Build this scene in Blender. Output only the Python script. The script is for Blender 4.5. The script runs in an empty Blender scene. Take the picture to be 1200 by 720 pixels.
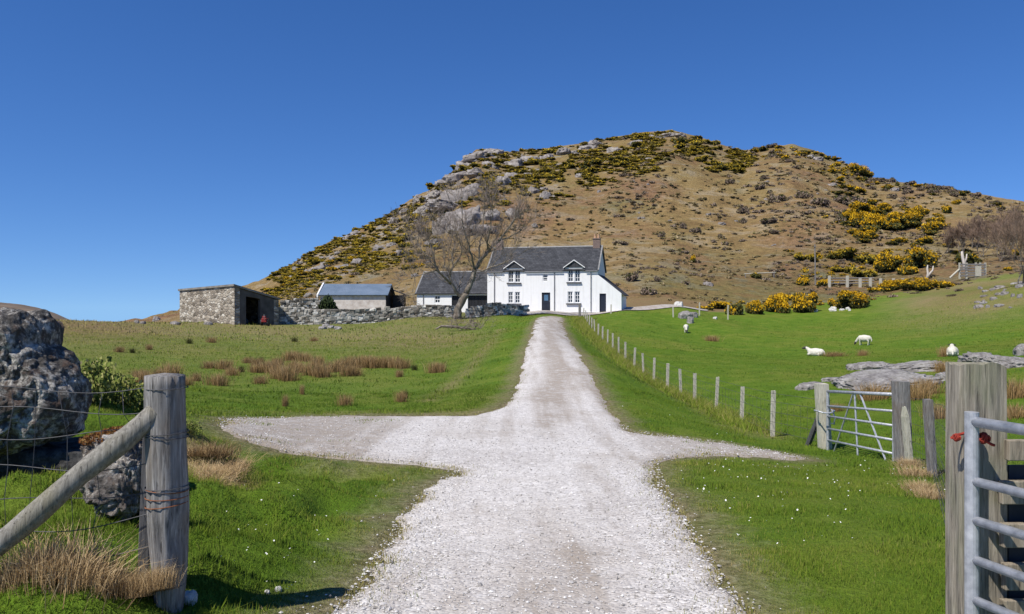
import bpy, bmesh, math, random
import numpy as np
from mathutils import Vector, Matrix, Euler, noise as mnoise

random.seed(7)
RNG = np.random.default_rng(11)
C = bpy.context.scene.collection
F = 900.0            # focal length in photo pixels (photo 1200 x 720)
EYE = 1.6            # eye height over the origin
R = math.radians

# ---------------------------------------------------------------- basic helpers
def at(px, py, d):
    return Vector(((px - 600) / F * d, d, EYE + (360 - py) / F * d))

def tag(o, label=None, cat=None, group=None, kind=None):
    if label: o['label'] = label
    if cat: o['category'] = cat
    if group: o['group'] = group
    if kind: o['kind'] = kind
    return o

def empty(name, loc=(0, 0, 0), rz=0.0):
    o = bpy.data.objects.new(name, None)
    C.objects.link(o)
    o.location = loc
    o.rotation_euler = (0, 0, rz)
    o.empty_display_size = 0.2
    return o

def thing(name, label, cat, loc=(0, 0, 0), rz=0.0, group=None):
    return tag(empty(name, loc, rz), label, cat, group)

class MB:
    """collects shapes, builds them as one mesh object"""
    def __init__(self):
        self.v = []; self.f = []; self.m = []; self.mi = 0
    def add(self, vs, fs):
        b = len(self.v)
        self.v.extend([tuple(p) for p in vs])
        self.f.extend([tuple(b + i for i in q) for q in fs])
        self.m.extend([self.mi] * len(fs))
    def box(self, c, s, rot=None, jit=0.0):
        c = Vector(c); vs = []
        for dx in (-.5, .5):
            for dy in (-.5, .5):
                for dz in (-.5, .5):
                    p = Vector((dx * s[0], dy * s[1], dz * s[2]))
                    if jit: p += Vector((random.uniform(-jit, jit) for _ in range(3)))
                    if rot is not None: p = rot @ p
                    vs.append(c + p)
        self.add(vs, [(0, 1, 3, 2), (4, 6, 7, 5), (0, 4, 5, 1), (2, 3, 7, 6), (0, 2, 6, 4), (1, 5, 7, 3)])
    def tube(self, pts, radii, n=8, caps=True, rough=0.0):
        pts = [Vector(p) for p in pts]
        if not hasattr(radii, '__len__'): radii = [radii] * len(pts)
        t0 = (pts[1] - pts[0]).normalized()
        ref = Vector((0, 0, 1)) if abs(t0.z) < .9 else Vector((1, 0, 0))
        u = t0.cross(ref).normalized()
        vs = []; fs = []
        for i, p in enumerate(pts):
            if i == 0: t = t0
            elif i == len(pts) - 1: t = (pts[i] - pts[i - 1]).normalized()
            else: t = (pts[i + 1] - pts[i - 1]).normalized()
            u = (u - t * u.dot(t)).normalized()
            w = t.cross(u)
            for k in range(n):
                a = 2 * math.pi * k / n
                r = radii[i]
                if rough: r *= 1 + rough * mnoise.noise(Vector((k * 1.7, i * .35, radii[0] * 50)))
                vs.append(p + (u * math.cos(a) + w * math.sin(a)) * r)
        for i in range(len(pts) - 1):
            for k in range(n):
                k2 = (k + 1) % n
                fs.append((i * n + k, i * n + k2, (i + 1) * n + k2, (i + 1) * n + k))
        if caps:
            fs.append(tuple(range(n - 1, -1, -1)))
            e = (len(pts) - 1) * n
            fs.append(tuple(e + k for k in range(n)))
        self.add(vs, fs)
    def prism(self, poly, ext):
        """poly: list of 3D points (planar), ext: extrusion vector"""
        n = len(poly); ext = Vector(ext)
        vs = [Vector(p) for p in poly] + [Vector(p) + ext for p in poly]
        fs = [tuple(range(n - 1, -1, -1)), tuple(range(n, 2 * n))]
        fs += [(i, (i + 1) % n, n + (i + 1) % n, n + i) for i in range(n)]
        self.add(vs, fs)
    def build(self, name, mats, parent=None, smooth=False, bevel=0.0, loc=None):
        me = bpy.data.meshes.new(name)
        me.from_pydata(self.v, [], self.f)
        if not isinstance(mats, (list, tuple)): mats = [mats]
        for m in mats: me.materials.append(m)
        if len(mats) > 1: me.polygons.foreach_set('material_index', self.m)
        bm = bmesh.new(); bm.from_mesh(me)
        bmesh.ops.recalc_face_normals(bm, faces=bm.faces)
        bm.to_mesh(me); bm.free()
        if smooth: me.polygons.foreach_set('use_smooth', [True] * len(me.polygons))
        o = bpy.data.objects.new(name, me)
        C.objects.link(o)
        if parent: o.parent = parent
        if loc is not None: o.location = loc
        if bevel:
            b = o.modifiers.new('bevel', 'BEVEL'); b.width = bevel; b.segments = 2
            b.limit_method = 'ANGLE'
        return o

def mesh_np(name, verts, faces, mats, attrs=None, midx=None, smooth=False):
    """fast mesh from arrays; faces (N,3) or (N,4)"""
    me = bpy.data.meshes.new(name)
    k = faces.shape[1]
    me.vertices.add(len(verts)); me.vertices.foreach_set('co', np.ascontiguousarray(verts, np.float32).ravel())
    me.loops.add(faces.size); me.loops.foreach_set('vertex_index', np.ascontiguousarray(faces, np.int32).ravel())
    me.polygons.add(len(faces))
    me.polygons.foreach_set('loop_start', np.arange(0, faces.size, k, dtype=np.int32))
    if not isinstance(mats, (list, tuple)): mats = [mats]
    for m in mats: me.materials.append(m)
    if midx is not None: me.polygons.foreach_set('material_index', np.ascontiguousarray(midx, np.int32))
    me.update(calc_edges=True)
    me.polygons.foreach_set('use_smooth', np.full(len(faces), bool(smooth)))
    for an, av in (attrs or {}).items():
        a = me.attributes.new(an, 'FLOAT', 'POINT')
        a.data.foreach_set('value', np.ascontiguousarray(av, np.float32))
    return me

def link(name, me, parent=None, loc=None):
    o = bpy.data.objects.new(name, me); C.objects.link(o)
    if parent: o.parent = parent
    if loc is not None: o.location = loc
    return o

# ---------------------------------------------------------------- numpy noise
_T = RNG.random((256, 256))
def vnoise(x, y):
    xi = np.floor(x).astype(int); yi = np.floor(y).astype(int)
    fx = x - xi; fy = y - yi
    fx = fx * fx * (3 - 2 * fx); fy = fy * fy * (3 - 2 * fy)
    a = _T[xi & 255, yi & 255]; b = _T[(xi + 1) & 255, yi & 255]
    c = _T[xi & 255, (yi + 1) & 255]; d = _T[(xi + 1) & 255, (yi + 1) & 255]
    return (a * (1 - fx) + b * fx) * (1 - fy) + (c * (1 - fx) + d * fx) * fy * 1.0
def fbm(x, y, oct=4, gain=.5):
    s = 0; a = 1.0; t = 0
    for i in range(oct):
        s = s + a * (vnoise(x * 2 ** i + 17.3 * i, y * 2 ** i + 9.1 * i) * 2 - 1); t += a; a *= gain
    return s / t

# ---------------------------------------------------------------- terrain function
CTRL = [  # (photo x, photo y, depth): points on the ground
 (632,720,4.0),(635,605,6.6),(650,545,9.6),(655,500,13.6),(655,460,18),(652,425,23),(647,400,31),(643,383,43),(643,374,58),(645,367,74),(640,364.5,80),
 (300,484,14.5),(300,450,22),(430,440,25),(430,415,34),(430,395,48),(430,381,66),(330,383,63),(540,374,69),(520,400,43),(540,440,24),(560,475,16),(610,371,72),
 (150,430,26),(150,400,38),(150,378,60),(80,376,62),(230,380,60),(0,375,65),(80,400,36),(150,384,80),(0,385,85),(230,379,75),
 (200,728,3.72),(50,690,3.6),(0,600,4.6),(100,600,5.0),(250,600,5.8),(255,545,8),(330,540,9),(330,600,6.5),(350,705,4.2),(450,640,5.7),(120,480,9),(-200,560,5),(-600,500,6),
 (255,493,11),(400,490,14),(400,540,9.3),(480,515,11.5),
 (1145,824,3.1),(900,720,4),(1000,650,5),(1000,600,6.5),(900,560,8.8),(800,545,9.5),(950,540,11),(963,527,13.5),(1057,542,11),(1100,572,8.5),(850,520,12.5),
 (905,512,15.2),(869,495,18),(839,482,20.5),(814,472,22),(782,458,25),(766,450,27),(733,424,34),(712,405,42),(700,394,48),(690,381,60),(684,373,70),
 (740,470,17.5),(710,425,24),
 (850,440,30),(1000,470,20),(1000,440,28),(1013,405,53),(956,417,45),(804,389,65),(850,372,82),(920,368,88),(1000,362,88),(1117,413,40),(1150,440,24),
 (1190,470,17),(1150,390,52),(1100,366,75),(1150,352,75),(1190,334,75),(1250,400,40),(1320,330,75),(1400,420,20),(1120,500,15),
 (730,363,79),(800,361,82),(600,366,78),(500,365,80),(420,368,85),(560,362,95),(700,360,95),(300,374,90),(850,358,95),(1000,352,98),(1100,341,95),(1200,320,95),(1500,320,95),
 (-300,372,60),(-300,400,95),
]
pts = [tuple(at(*c)) for c in CTRL] + [(0,-5,.05),(-5,-5,.3),(5,-5,.05),(0,.5,.05),(2.5,1,.02),(-2.5,1.5,.2),(0,-14,0),(-15,3,.6),(15,3,-.1),
        (-40,0,.5),(40,0,0),(-90,30,0),(110,40,3),(-120,95,-3),(160,95,8)]
P = np.array(pts)
def uv(x, y): return np.arcsinh(x / 6.0), np.arcsinh(y / 6.0)
def _k(r2): return .5 * r2 * np.log(r2 + 1e-12)
PU, PV = uv(P[:, 0], P[:, 1])
n = len(P)
A = np.zeros((n + 3, n + 3))
A[:n, :n] = _k((PU[:, None] - PU) ** 2 + (PV[:, None] - PV) ** 2) + np.eye(n) * .004
A[:n, n] = 1; A[:n, n + 1] = PU; A[:n, n + 2] = PV
A[n:, :n] = A[:n, n:].T
W = np.linalg.solve(A, np.concatenate([P[:, 2], np.zeros(3)]))
def near(x, y):
    x = np.asarray(x, float); y = np.asarray(y, float); shp = x.shape
    u, v = uv(x.ravel(), y.ravel()); out = np.empty(len(u))
    for i in range(0, len(u), 20000):
        uu = u[i:i + 20000]; vv = v[i:i + 20000]
        out[i:i + 20000] = _k((uu[:, None] - PU) ** 2 + (vv[:, None] - PV) ** 2) @ W[:n] + W[n] + W[n + 1] * uu + W[n + 2] * vv
    return out.reshape(shp)

SKY = np.array([  # skyline of the hill: photo x, photo y, depth of the crest
 (-600,395,150),(100,390,150),(180,376,150),(240,356,160),(290,337,175),(330,315,190),(380,286,215),(420,268,230),(470,243,250),(500,223,262),(525,203,272),
 (558,178,282),(575,175,286),(592,178,292),(640,173,305),(700,164,318),(740,158,325),(785,153.5,330),(830,164,325),(870,176,318),(900,172.5,308),(930,170,300),
 (960,178,292),(990,191,282),(1010,206,274),(1050,213,262),(1100,219,248),(1150,229,234),(1200,237,220),(1400,250,200),(2000,270,180)], float)
D0P = np.array([-600, 300, 560, 720, 900, 1100, 2000.]); D0 = np.array([92, 92, 93, 92, 94, 96, 96.])
def H(x, y):
    x = np.asarray(x, float); y = np.asarray(y, float)
    x, y = np.broadcast_arrays(x, y)
    ys = np.maximum(y, 1.0)
    px = np.clip(600 + F * x / ys, -600, 2000)
    d0 = np.interp(px, D0P, D0)
    z = near(x, np.minimum(y, d0))
    far = y > d0
    if far.any():
        pxf = px[far]; d0f = d0[far]; yf = y[far]; xf = x[far]
        xb = xf / yf * d0f
        z0 = near(xb, d0f)
        D = np.interp(pxf, SKY[:, 0], SKY[:, 2]); py = np.interp(pxf, SKY[:, 0], SKY[:, 1])
        zs = EYE + (360 - py) / F * D
        t = (yf - d0f) / (D - d0f)
        tt = np.clip(t, 0, 1)
        prof = tt + .10 * np.sin(tt * math.pi * 2) * -.6 * (1 - tt) + .05 * np.sin(tt * 9 + pxf * .012) * tt * (1 - tt)
        zh = z0 + (zs - z0) * prof
        rough = np.clip(tt * 4, 0, 1)
        craggy = np.clip((760 - pxf) / 300, .25, 1)
        amp = (.9 + .012 * np.clip(zh, 0, 60)) * rough
        nz = fbm(xf * .045, yf * .045, 4) * 2.0 * amp * (1 - .55 * np.clip((tt - .8) / .2, 0, 1))
        cr = np.abs(fbm(xf * .11 + 40, yf * .11, 4)) ; nz = nz + (cr * 2.6 - .6) * craggy * rough * np.clip(tt * 1.5 - .2, 0, 1)
        zh = zh + nz
        over = np.maximum(t - 1, 0) * (D - d0f)
        zh = np.maximum(zh - .12 * over - .0022 * over ** 2, -14)
        z = z.copy(); z[far] = zh
    return z
def h1(x, y): return float(H(np.array([x]), np.array([y]))[0])
DS = np.exp(np.linspace(math.log(2.8), math.log(420), 2600))
def hit(px, py):
    """ground point seen at photo pixel (first crossing)"""
    x = (px - 600) / F * DS; z = H(x, DS); ray = EYE + (360 - py) / F * DS
    below = np.nonzero(z >= ray)[0]
    if len(below) == 0: 
        a = (z - EYE) / DS; i = int(np.argmax(a))
    else: i = int(below[0])
    return Vector((x[i], DS[i], z[i]))
HTX = np.arange(300, 1212, 2.0); HTD = np.exp(np.linspace(math.log(97), math.log(400), 520))
_hz = H((HTX[:, None] - 600) / F * HTD[None], np.broadcast_to(HTD[None], (len(HTX), len(HTD))))
HTA = np.maximum.accumulate((_hz - EYE) / HTD[None], 1)
def hit_hill(px, py):
    i = int(min(max((px - 300) / 2, 0), len(HTX) - 1)); a = (360 - py) / F
    j = min(int(np.searchsorted(HTA[i], a)), len(HTD) - 1)
    if j == 0: return hit(px, py)
    d = HTD[j]; x = (px - 600) / F * d
    return Vector((x, d, float(_hz[i, j])))
def hits(pxs, pys):
    return [hit(a, b) for a, b in zip(pxs, pys)]

# ---------------------------------------------------------------- materials
def new_mat(name):
    m = bpy.data.materials.new(name); m.use_nodes = True
    nt = m.node_tree
    b = nt.nodes['Principled BSDF']
    b.inputs['Roughness'].default_value = .85
    b.inputs['Specular IOR Level'].default_value = .25
    return m, nt, b
def node(nt, typ, **kw):
    nd = nt.nodes.new(typ)
    for k, v in kw.items():
        if k in nd.inputs: nd.inputs[k].default_value = v
        else: setattr(nd, k, v)
    return nd
def ramp(nt, fac, stops):
    r = nt.nodes.new('ShaderNodeValToRGB')
    while len(r.color_ramp.elements) < len(stops): r.color_ramp.elements.new(.5)
    for e, (p, c) in zip(r.color_ramp.elements, stops):
        e.position = p; e.color = (*c, 1) if len(c) == 3 else c
    nt.links.new(fac, r.inputs[0]); return r.outputs[0]
def mix(nt, fac, a, b, mode='MIX'):
    m = nt.nodes.new('ShaderNodeMix'); m.data_type = 'RGBA'; m.blend_type = mode
    for sock, val in ((0, fac), (6, a), (7, b)):
        if hasattr(val, 'links'): nt.links.new(val, m.inputs[sock])
        elif sock == 0: m.inputs[0].default_value = val
        else: m.inputs[sock].default_value = (*val, 1)
    return m.outputs[2]
def math_n(nt, op, a, b=None, c=None, clamp=False):
    m = nt.nodes.new('ShaderNodeMath'); m.operation = op; m.use_clamp = clamp
    for i, val in enumerate((a, b, c)):
        if val is None: continue
        if hasattr(val, 'links'): nt.links.new(val, m.inputs[i])
        else: m.inputs[i].default_value = val
    return m.outputs[0]
def coords(nt, kind='Object', scale=(1, 1, 1)):
    if kind == 'World':
        o = nt.nodes.new('ShaderNodeNewGeometry').outputs['Position']
    else:
        o = nt.nodes.new('ShaderNodeTexCoord').outputs[kind]
    mp = nt.nodes.new('ShaderNodeMapping'); mp.inputs['Scale'].default_value = scale
    nt.links.new(o, mp.inputs[0]); return mp.outputs[0]
def noise_n(nt, vec, scale, detail=4, rough=.55, dist=0.0):
    t = node(nt, 'ShaderNodeTexNoise'); t.inputs['Scale'].default_value = scale
    t.inputs['Detail'].default_value = detail; t.inputs['Roughness'].default_value = rough
    t.inputs['Distortion'].default_value = dist
    nt.links.new(vec, t.inputs['Vector']); return t.outputs['Fac']
def voro(nt, vec, scale, feature='F1', out='Distance'):
    t = nt.nodes.new('ShaderNodeTexVoronoi'); t.feature = feature
    t.inputs['Scale'].default_value = scale
    nt.links.new(vec, t.inputs['Vector']); return t.outputs[out]
def bump(nt, b, h, strength=.5, dist=.02):
    bp = node(nt, 'ShaderNodeBump'); bp.inputs['Strength'].default_value = strength; bp.inputs['Distance'].default_value = dist
    nt.links.new(h, bp.inputs['Height']); nt.links.new(bp.outputs[0], b.inputs['Normal'])
def attr(nt, name):
    a = nt.nodes.new('ShaderNodeAttribute'); a.attribute_name = name; return a.outputs['Fac']
def obj_random(nt):
    return nt.nodes.new('ShaderNodeObjectInfo').outputs['Random']

def simple(name, stops, scale=6, kind='Object', stretch=(1, 1, 1), rough=.85, bstr=.4, bdist=.01, metal=0, detail=5, spec=.25):
    m, nt, b = new_mat(name)
    v = coords(nt, kind, stretch)
    nz = noise_n(nt, v, scale, detail, .6)
    nt.links.new(ramp(nt, nz, stops), b.inputs['Base Color'])
    b.inputs['Roughness'].default_value = rough; b.inputs['Metallic'].default_value = metal
    b.inputs['Specular IOR Level'].default_value = spec
    if bstr: bump(nt, b, nz, bstr, bdist)
    return m

M = {}
def wood_mat(name, cols, patch=(.30, .24, .15), pfac=.5):
    m, nt, b = new_mat(name)
    v = coords(nt, 'Object', (9, 9, .7))
    g = noise_n(nt, v, 7, 7, .65, .4)
    v2 = coords(nt, 'Object', (1, 1, .5)); g2 = noise_n(nt, v2, 5, 4, .6)
    v3 = coords(nt, 'Object', (22, 22, .8)); g3 = noise_n(nt, v3, 6, 3, .6)
    c = ramp(nt, g, [(.30, cols[0]), (.52, cols[1]), (.75, cols[2])])
    c = mix(nt, math_n(nt, 'MULTIPLY', ramp(nt, g2, [(.48, (0, 0, 0)), (.68, (1, 1, 1))]), pfac), c, patch)
    crack = ramp(nt, g3, [(.30, (1, 1, 1)), (.37, (0, 0, 0))])
    c = mix(nt, math_n(nt, 'MULTIPLY', crack, .75), c, (.05, .045, .04))
    nt.links.new(c, b.inputs['Base Color'])
    h = math_n(nt, 'SUBTRACT', g, crack)
    bump(nt, b, h, .7, .008)
    return m
M['wood'] = wood_mat('weathered grey wood', [(.075, .07, .066), (.21, .20, .19), (.40, .385, .37)], (.17, .12, .075), .55)
M['wood_pale'] = wood_mat('pale weathered wood', [(.30, .28, .22), (.50, .47, .38), (.66, .62, .51)], (.30, .32, .20), .35)
M['wood_sleeper'] = wood_mat('lichened sleeper wood', [(.10, .09, .07), (.26, .23, .18), (.42, .38, .31)], (.21, .22, .13), .6)
M['wood_board'] = wood_mat('old board wood', [(.12, .10, .075), (.26, .22, .165), (.40, .35, .28)], (.27, .28, .2), .5)
M['wood_dark'] = wood_mat('dark stake wood', [(.045, .045, .05), (.09, .09, .095), (.15, .15, .16)], (.08, .07, .06), .3)
M['galv'] = simple('galvanised steel', [(.3, (.27, .285, .31)), (.5, (.42, .435, .46)), (.72, (.58, .59, .61))], 22, rough=.5, bstr=.25, bdist=.003, metal=.4, spec=.5, detail=8)
M['wire'] = simple('fence wire', [(.3, (.05, .05, .055)), (.7, (.12, .12, .125))], 8, rough=.7, bstr=0, metal=.2)
M['twine'] = simple('red twine', [(.3, (.16, .02, .015)), (.7, (.38, .05, .03))], 60, bstr=.8)
M['rust'] = simple('rusty wire', [(.3, (.14, .05, .025)), (.7, (.30, .12, .05))], 30, bstr=.3)
M['sheet'] = simple('dark slate sheet', [(.3, (.025, .028, .036)), (.7, (.045, .05, .062))], 6, bstr=.1, rough=.6)
M['red'] = simple('red painted steel', [(.3, (.16, .02, .02)), (.7, (.30, .035, .035))], 5, rough=.5, bstr=.1)

# --- ground
def ground_mat():
    m, nt, b = new_mat('pasture turf')
    v = coords(nt, 'World')
    big = noise_n(nt, v, .11, 4, .6); mid = noise_n(nt, v, .9, 5, .6); fine = noise_n(nt, v, 14, 5, .7)
    vs = coords(nt, 'World', (1, 1, .2)); vfine = noise_n(nt, vs, 55, 3, .7)
    g = ramp(nt, mid, [(.25, (.070, .135, .011)), (.5, (.105, .18, .016)), (.75, (.165, .215, .03))])
    olive = ramp(nt, mid, [(.25, (.13, .15, .02)), (.5, (.19, .19, .035)), (.78, (.26, .23, .065))])
    c = mix(nt, math_n(nt, 'MULTIPLY', ramp(nt, big, [(.46, (0, 0, 0)), (.66, (1, 1, 1))]), .55), g, olive)
    dry = attr(nt, 'dry'); worn = attr(nt, 'worn')
    dryf = math_n(nt, 'MULTIPLY', dry, math_n(nt, 'ADD', mid, .45), clamp=True)
    drycol = ramp(nt, fine, [(.3, (.16, .13, .055)), (.6, (.27, .22, .11)), (.8, (.34, .28, .15))])
    c = mix(nt, dryf, c, drycol)
    brn = attr(nt, 'brown')
    c = mix(nt, math_n(nt, 'MULTIPLY', brn, math_n(nt, 'ADD', mid, .3), clamp=True), c, ramp(nt, fine, [(.3, (.13, .085, .045)), (.7, (.27, .18, .09))]))
    wf = math_n(nt, 'SUBTRACT', math_n(nt, 'ADD', worn, math_n(nt, 'MULTIPLY', math_n(nt, 'SUBTRACT', noise_n(nt, v, 3.2, 5, .7), .5), 1.1)), .22, clamp=True)
    soil = ramp(nt, fine, [(.35, (.13, .095, .055)), (.55, (.26, .205, .135)), (.75, (.40, .36, .30))])
    c = mix(nt, wf, c, soil)
    c = mix(nt, .55, c, ramp(nt, fine, [(.3, (.55, .55, .5)), (.5, (1, 1, 1)), (.7, (1.25, 1.22, 1.1))]), 'MULTIPLY')
    c = mix(nt, .5, c, ramp(nt, vfine, [(.3, (.5, .5, .5)), (.55, (1, 1, 1)), (.75, (1.3, 1.3, 1.2))]), 'MULTIPLY')
    nt.links.new(c, b.inputs['Base Color'])
    b.inputs['Roughness'].default_value = .95; b.inputs['Specular IOR Level'].default_value = .1
    bump(nt, b, math_n(nt, 'ADD', fine, math_n(nt, 'MULTIPLY', vfine, .5)), .9, .05)
    return m
M['ground'] = ground_mat()

def hill_mat():
    m, nt, b = new_mat('moor hillside')
    v = coords(nt, 'World')
    vs = coords(nt, 'World', (1, 1, 1.6))
    a = noise_n(nt, v, .028, 5, .62, .4); bb = noise_n(nt, vs, .16, 6, .68, .5); f = noise_n(nt, vs, .9, 6, .75)
    ff = noise_n(nt, vs, 3.2, 4, .75)
    tan = ramp(nt, bb, [(.30, (.18, .118, .05)), (.5, (.275, .193, .083)), (.7, (.37, .275, .135))])
    brk = ramp(nt, f, [(.3, (.15, .082, .045)), (.6, (.26, .155, .09)), (.8, (.33, .215, .135))])
    c = mix(nt, ramp(nt, a, [(.48, (0, 0, 0)), (.64, (.9, .9, .9))]), tan, brk)
    grn = ramp(nt, f, [(.3, (.105, .105, .026)), (.7, (.20, .18, .065))])
    gm = math_n(nt, 'ADD', math_n(nt, 'MULTIPLY', attr(nt, 'green'), .85), ramp(nt, noise_n(nt, v, .05, 5, .65), [(.52, (0, 0, 0)), (.68, (.8, .8, .8))]), clamp=True)
    gm = math_n(nt, 'MULTIPLY', gm, ramp(nt, bb, [(.36, (0, 0, 0)), (.6, (1, 1, 1))]))
    c = mix(nt, gm, c, grn)
    rock = ramp(nt, ff, [(.3, (.14, .13, .125)), (.5, (.27, .255, .24)), (.72, (.42, .40, .38))])
    rk = math_n(nt, 'MULTIPLY', attr(nt, 'rocky'), ramp(nt, bb, [(.52, (0, 0, 0)), (.6, (1, 1, 1))]))
    c = mix(nt, rk, c, rock)
    dk = ramp(nt, f, [(.30, (.42, .42, .40)), (.48, (1, 1, 1)), (.75, (1.25, 1.22, 1.2))])
    c = mix(nt, .75, c, dk, 'MULTIPLY')
    c = mix(nt, .55, c, ramp(nt, ff, [(.28, (.45, .45, .43)), (.52, (1, 1, 1)), (.75, (1.25, 1.22, 1.2))]), 'MULTIPLY')
    nt.links.new(c, b.inputs['Base Color'])
    b.inputs['Roughness'].default_value = .95; b.inputs['Specular IOR Level'].default_value = .1
    bump(nt, b, math_n(nt, 'ADD', f, math_n(nt, 'MULTIPLY', bb, .8)), .9, .8)
    return m
M['hill'] = hill_mat()

def gravel_mat():
    m, nt, b = new_mat('crushed stone gravel')
    v = coords(nt, 'World')
    big = noise_n(nt, v, .55, 5, .65); mid = noise_n(nt, v, 4.5, 5, .7)
    stk_ = noise_n(nt, coords(nt, 'World', (1.6, .10, 1)), 1.5, 4, .6)
    vc = voro(nt, v, 42, out='Color'); vd = voro(nt, v, 42)
    vc2 = voro(nt, v, 16, out='Color'); vd2 = voro(nt, v, 16)
    sep = nt.nodes.new('ShaderNodeSeparateColor'); nt.links.new(vc, sep.inputs[0])
    sep2 = nt.nodes.new('ShaderNodeSeparateColor'); nt.links.new(vc2, sep2.inputs[0])
    stone = ramp(nt, sep.outputs[0], [(0, (.27, .255, .24)), (.3, (.49, .47, .445)), (.8, (.63, .61, .58)), (1, (.78, .765, .735))])
    stone2 = ramp(nt, sep2.outputs[0], [(0, (.34, .325, .31)), (.6, (.53, .51, .49)), (1, (.72, .70, .68))])
    c = mix(nt, ramp(nt, sep2.outputs[1], [(.72, (0, 0, 0)), (.76, (1, 1, 1))]), stone, stone2)
    dust = ramp(nt, big, [(.3, (.40, .36, .33)), (.5, (.60, .565, .535)), (.7, (.74, .71, .68))])
    c = mix(nt, .42, c, dust)
    warm = math_n(nt, 'ADD', math_n(nt, 'MULTIPLY', attr(nt, 'crown'), .95), math_n(nt, 'ADD', ramp(nt, big, [(.48, (0, 0, 0)), (.68, (.6, .6, .6))]), ramp(nt, stk_, [(.48, (0, 0, 0)), (.66, (.55, .55, .55))])), clamp=True)
    soil = ramp(nt, mid, [(.3, (.19, .155, .12)), (.55, (.31, .265, .22)), (.8, (.44, .40, .35))])
    c = mix(nt, math_n(nt, 'MULTIPLY', warm, ramp(nt, mid, [(.30, (.25, .25, .25)), (.56, (1, 1, 1))])), c, soil)
    e = attr(nt, 'edge')
    ef = math_n(nt, 'SUBTRACT', math_n(nt, 'ADD', e, math_n(nt, 'MULTIPLY', math_n(nt, 'SUBTRACT', noise_n(nt, v, 5, 5, .75), .5), 1.6)), .5, clamp=True)
    c = mix(nt, ef, c, ramp(nt, mid, [(.3, (.12, .088, .055)), (.6, (.26, .205, .14)), (.8, (.17, .16, .05))]))
    nt.links.new(c, b.inputs['Base Color'])
    b.inputs['Roughness'].default_value = .9
    hh = math_n(nt, 'SUBTRACT', math_n(nt, 'MULTIPLY', vd, -1.0), math_n(nt, 'MULTIPLY', vd2, .5))
    bump(nt, b, hh, .55, .015)
    return m
M['gravel'] = gravel_mat()

def blade_mat(name, stops, trans=.35, upn=0.0):
    m, nt, b = new_mat(name)
    t = attr(nt, 'tint')
    c = ramp(nt, t, stops)
    nt.links.new(c, b.inputs['Base Color'])
    b.inputs['Roughness'].default_value = .7; b.inputs['Specular IOR Level'].default_value = .12
    if upn:
        ge = nt.nodes.new('ShaderNodeNewGeometry'); vm = nt.nodes.new('ShaderNodeMix'); vm.data_type = 'VECTOR'; vm.inputs[0].default_value = upn
        nt.links.new(ge.outputs['Normal'], vm.inputs[4]); vm.inputs[5].default_value = (0, 0, 1)
        vn = nt.nodes.new('ShaderNodeVectorMath'); vn.operation = 'NORMALIZE'; nt.links.new(vm.outputs[1], vn.inputs[0]); nt.links.new(vn.outputs[0], b.inputs['Normal'])
    tr = nt.nodes.new('ShaderNodeBsdfTranslucent'); nt.links.new(c, tr.inputs[0])
    ms = nt.nodes.new('ShaderNodeMixShader'); ms.inputs[0].default_value = trans
    nt.links.new(b.outputs[0], ms.inputs[1]); nt.links.new(tr.outputs[0], ms.inputs[2])
    nt.links.new(ms.outputs[0], nt.nodes['Material Output'].inputs[0])
    return m
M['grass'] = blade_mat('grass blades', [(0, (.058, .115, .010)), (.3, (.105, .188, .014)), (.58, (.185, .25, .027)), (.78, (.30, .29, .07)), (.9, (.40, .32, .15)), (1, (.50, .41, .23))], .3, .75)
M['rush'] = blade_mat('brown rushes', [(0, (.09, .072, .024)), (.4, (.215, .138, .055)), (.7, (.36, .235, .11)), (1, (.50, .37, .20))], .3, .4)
M['rushg'] = blade_mat('green rushes', [(0, (.045, .055, .018)), (.5, (.085, .09, .03)), (.8, (.15, .12, .05)), (1, (.27, .2, .1))], .25)
M['straw'] = blade_mat('dead straw', [(0, (.14, .09, .045)), (.4, (.33, .225, .11)), (.75, (.55, .40, .22)), (1, (.70, .56, .34))], .25, .3)
def leaf_mat(name, stops, trans=.25, upn=.5):
    return blade_mat(name, stops, trans, upn)
M['gorse_leaf'] = leaf_mat('gorse foliage', [(0, (.035, .042, .012)), (.5, (.075, .078, .022)), (1, (.14, .125, .04))])
M['gorse_flower'] = leaf_mat('gorse flowers', [(0, (.30, .165, .006)), (.5, (.52, .305, .010)), (1, (.70, .45, .02))])
M['gorse_olive'] = leaf_mat('faded gorse flowers', [(0, (.19, .145, .02)), (.5, (.36, .26, .025)), (1, (.54, .385, .03))])
M['heath_leaf'] = leaf_mat('heath twigs', [(0, (.11, .085, .065)), (.5, (.22, .165, .125)), (1, (.33, .26, .20))])
M['evergreen'] = leaf_mat('evergreen leaves', [(0, (.018, .03, .012)), (.5, (.035, .055, .02)), (1, (.06, .085, .03))])
M['bramble'] = leaf_mat('bramble leaves', [(0, (.09, .13, .025)), (.5, (.18, .22, .045)), (.8, (.29, .31, .09)), (1, (.42, .38, .17))])
M['moss'] = leaf_mat('rusty moss', [(0, (.09, .035, .012)), (.5, (.20, .075, .02)), (1, (.26, .17, .06))])
M['endwall'] = simple('shade-darkened render', [(.3, (.06, .054, .048)), (.7, (.13, .12, .105))], 1.5, bstr=.3)  # shade on the end wall facing away from the sun, put into its colour
M['daisy'] = simple('white petals', [(.3, (.72, .72, .68)), (.7, (.85, .85, .82))], 20, bstr=0)

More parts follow.
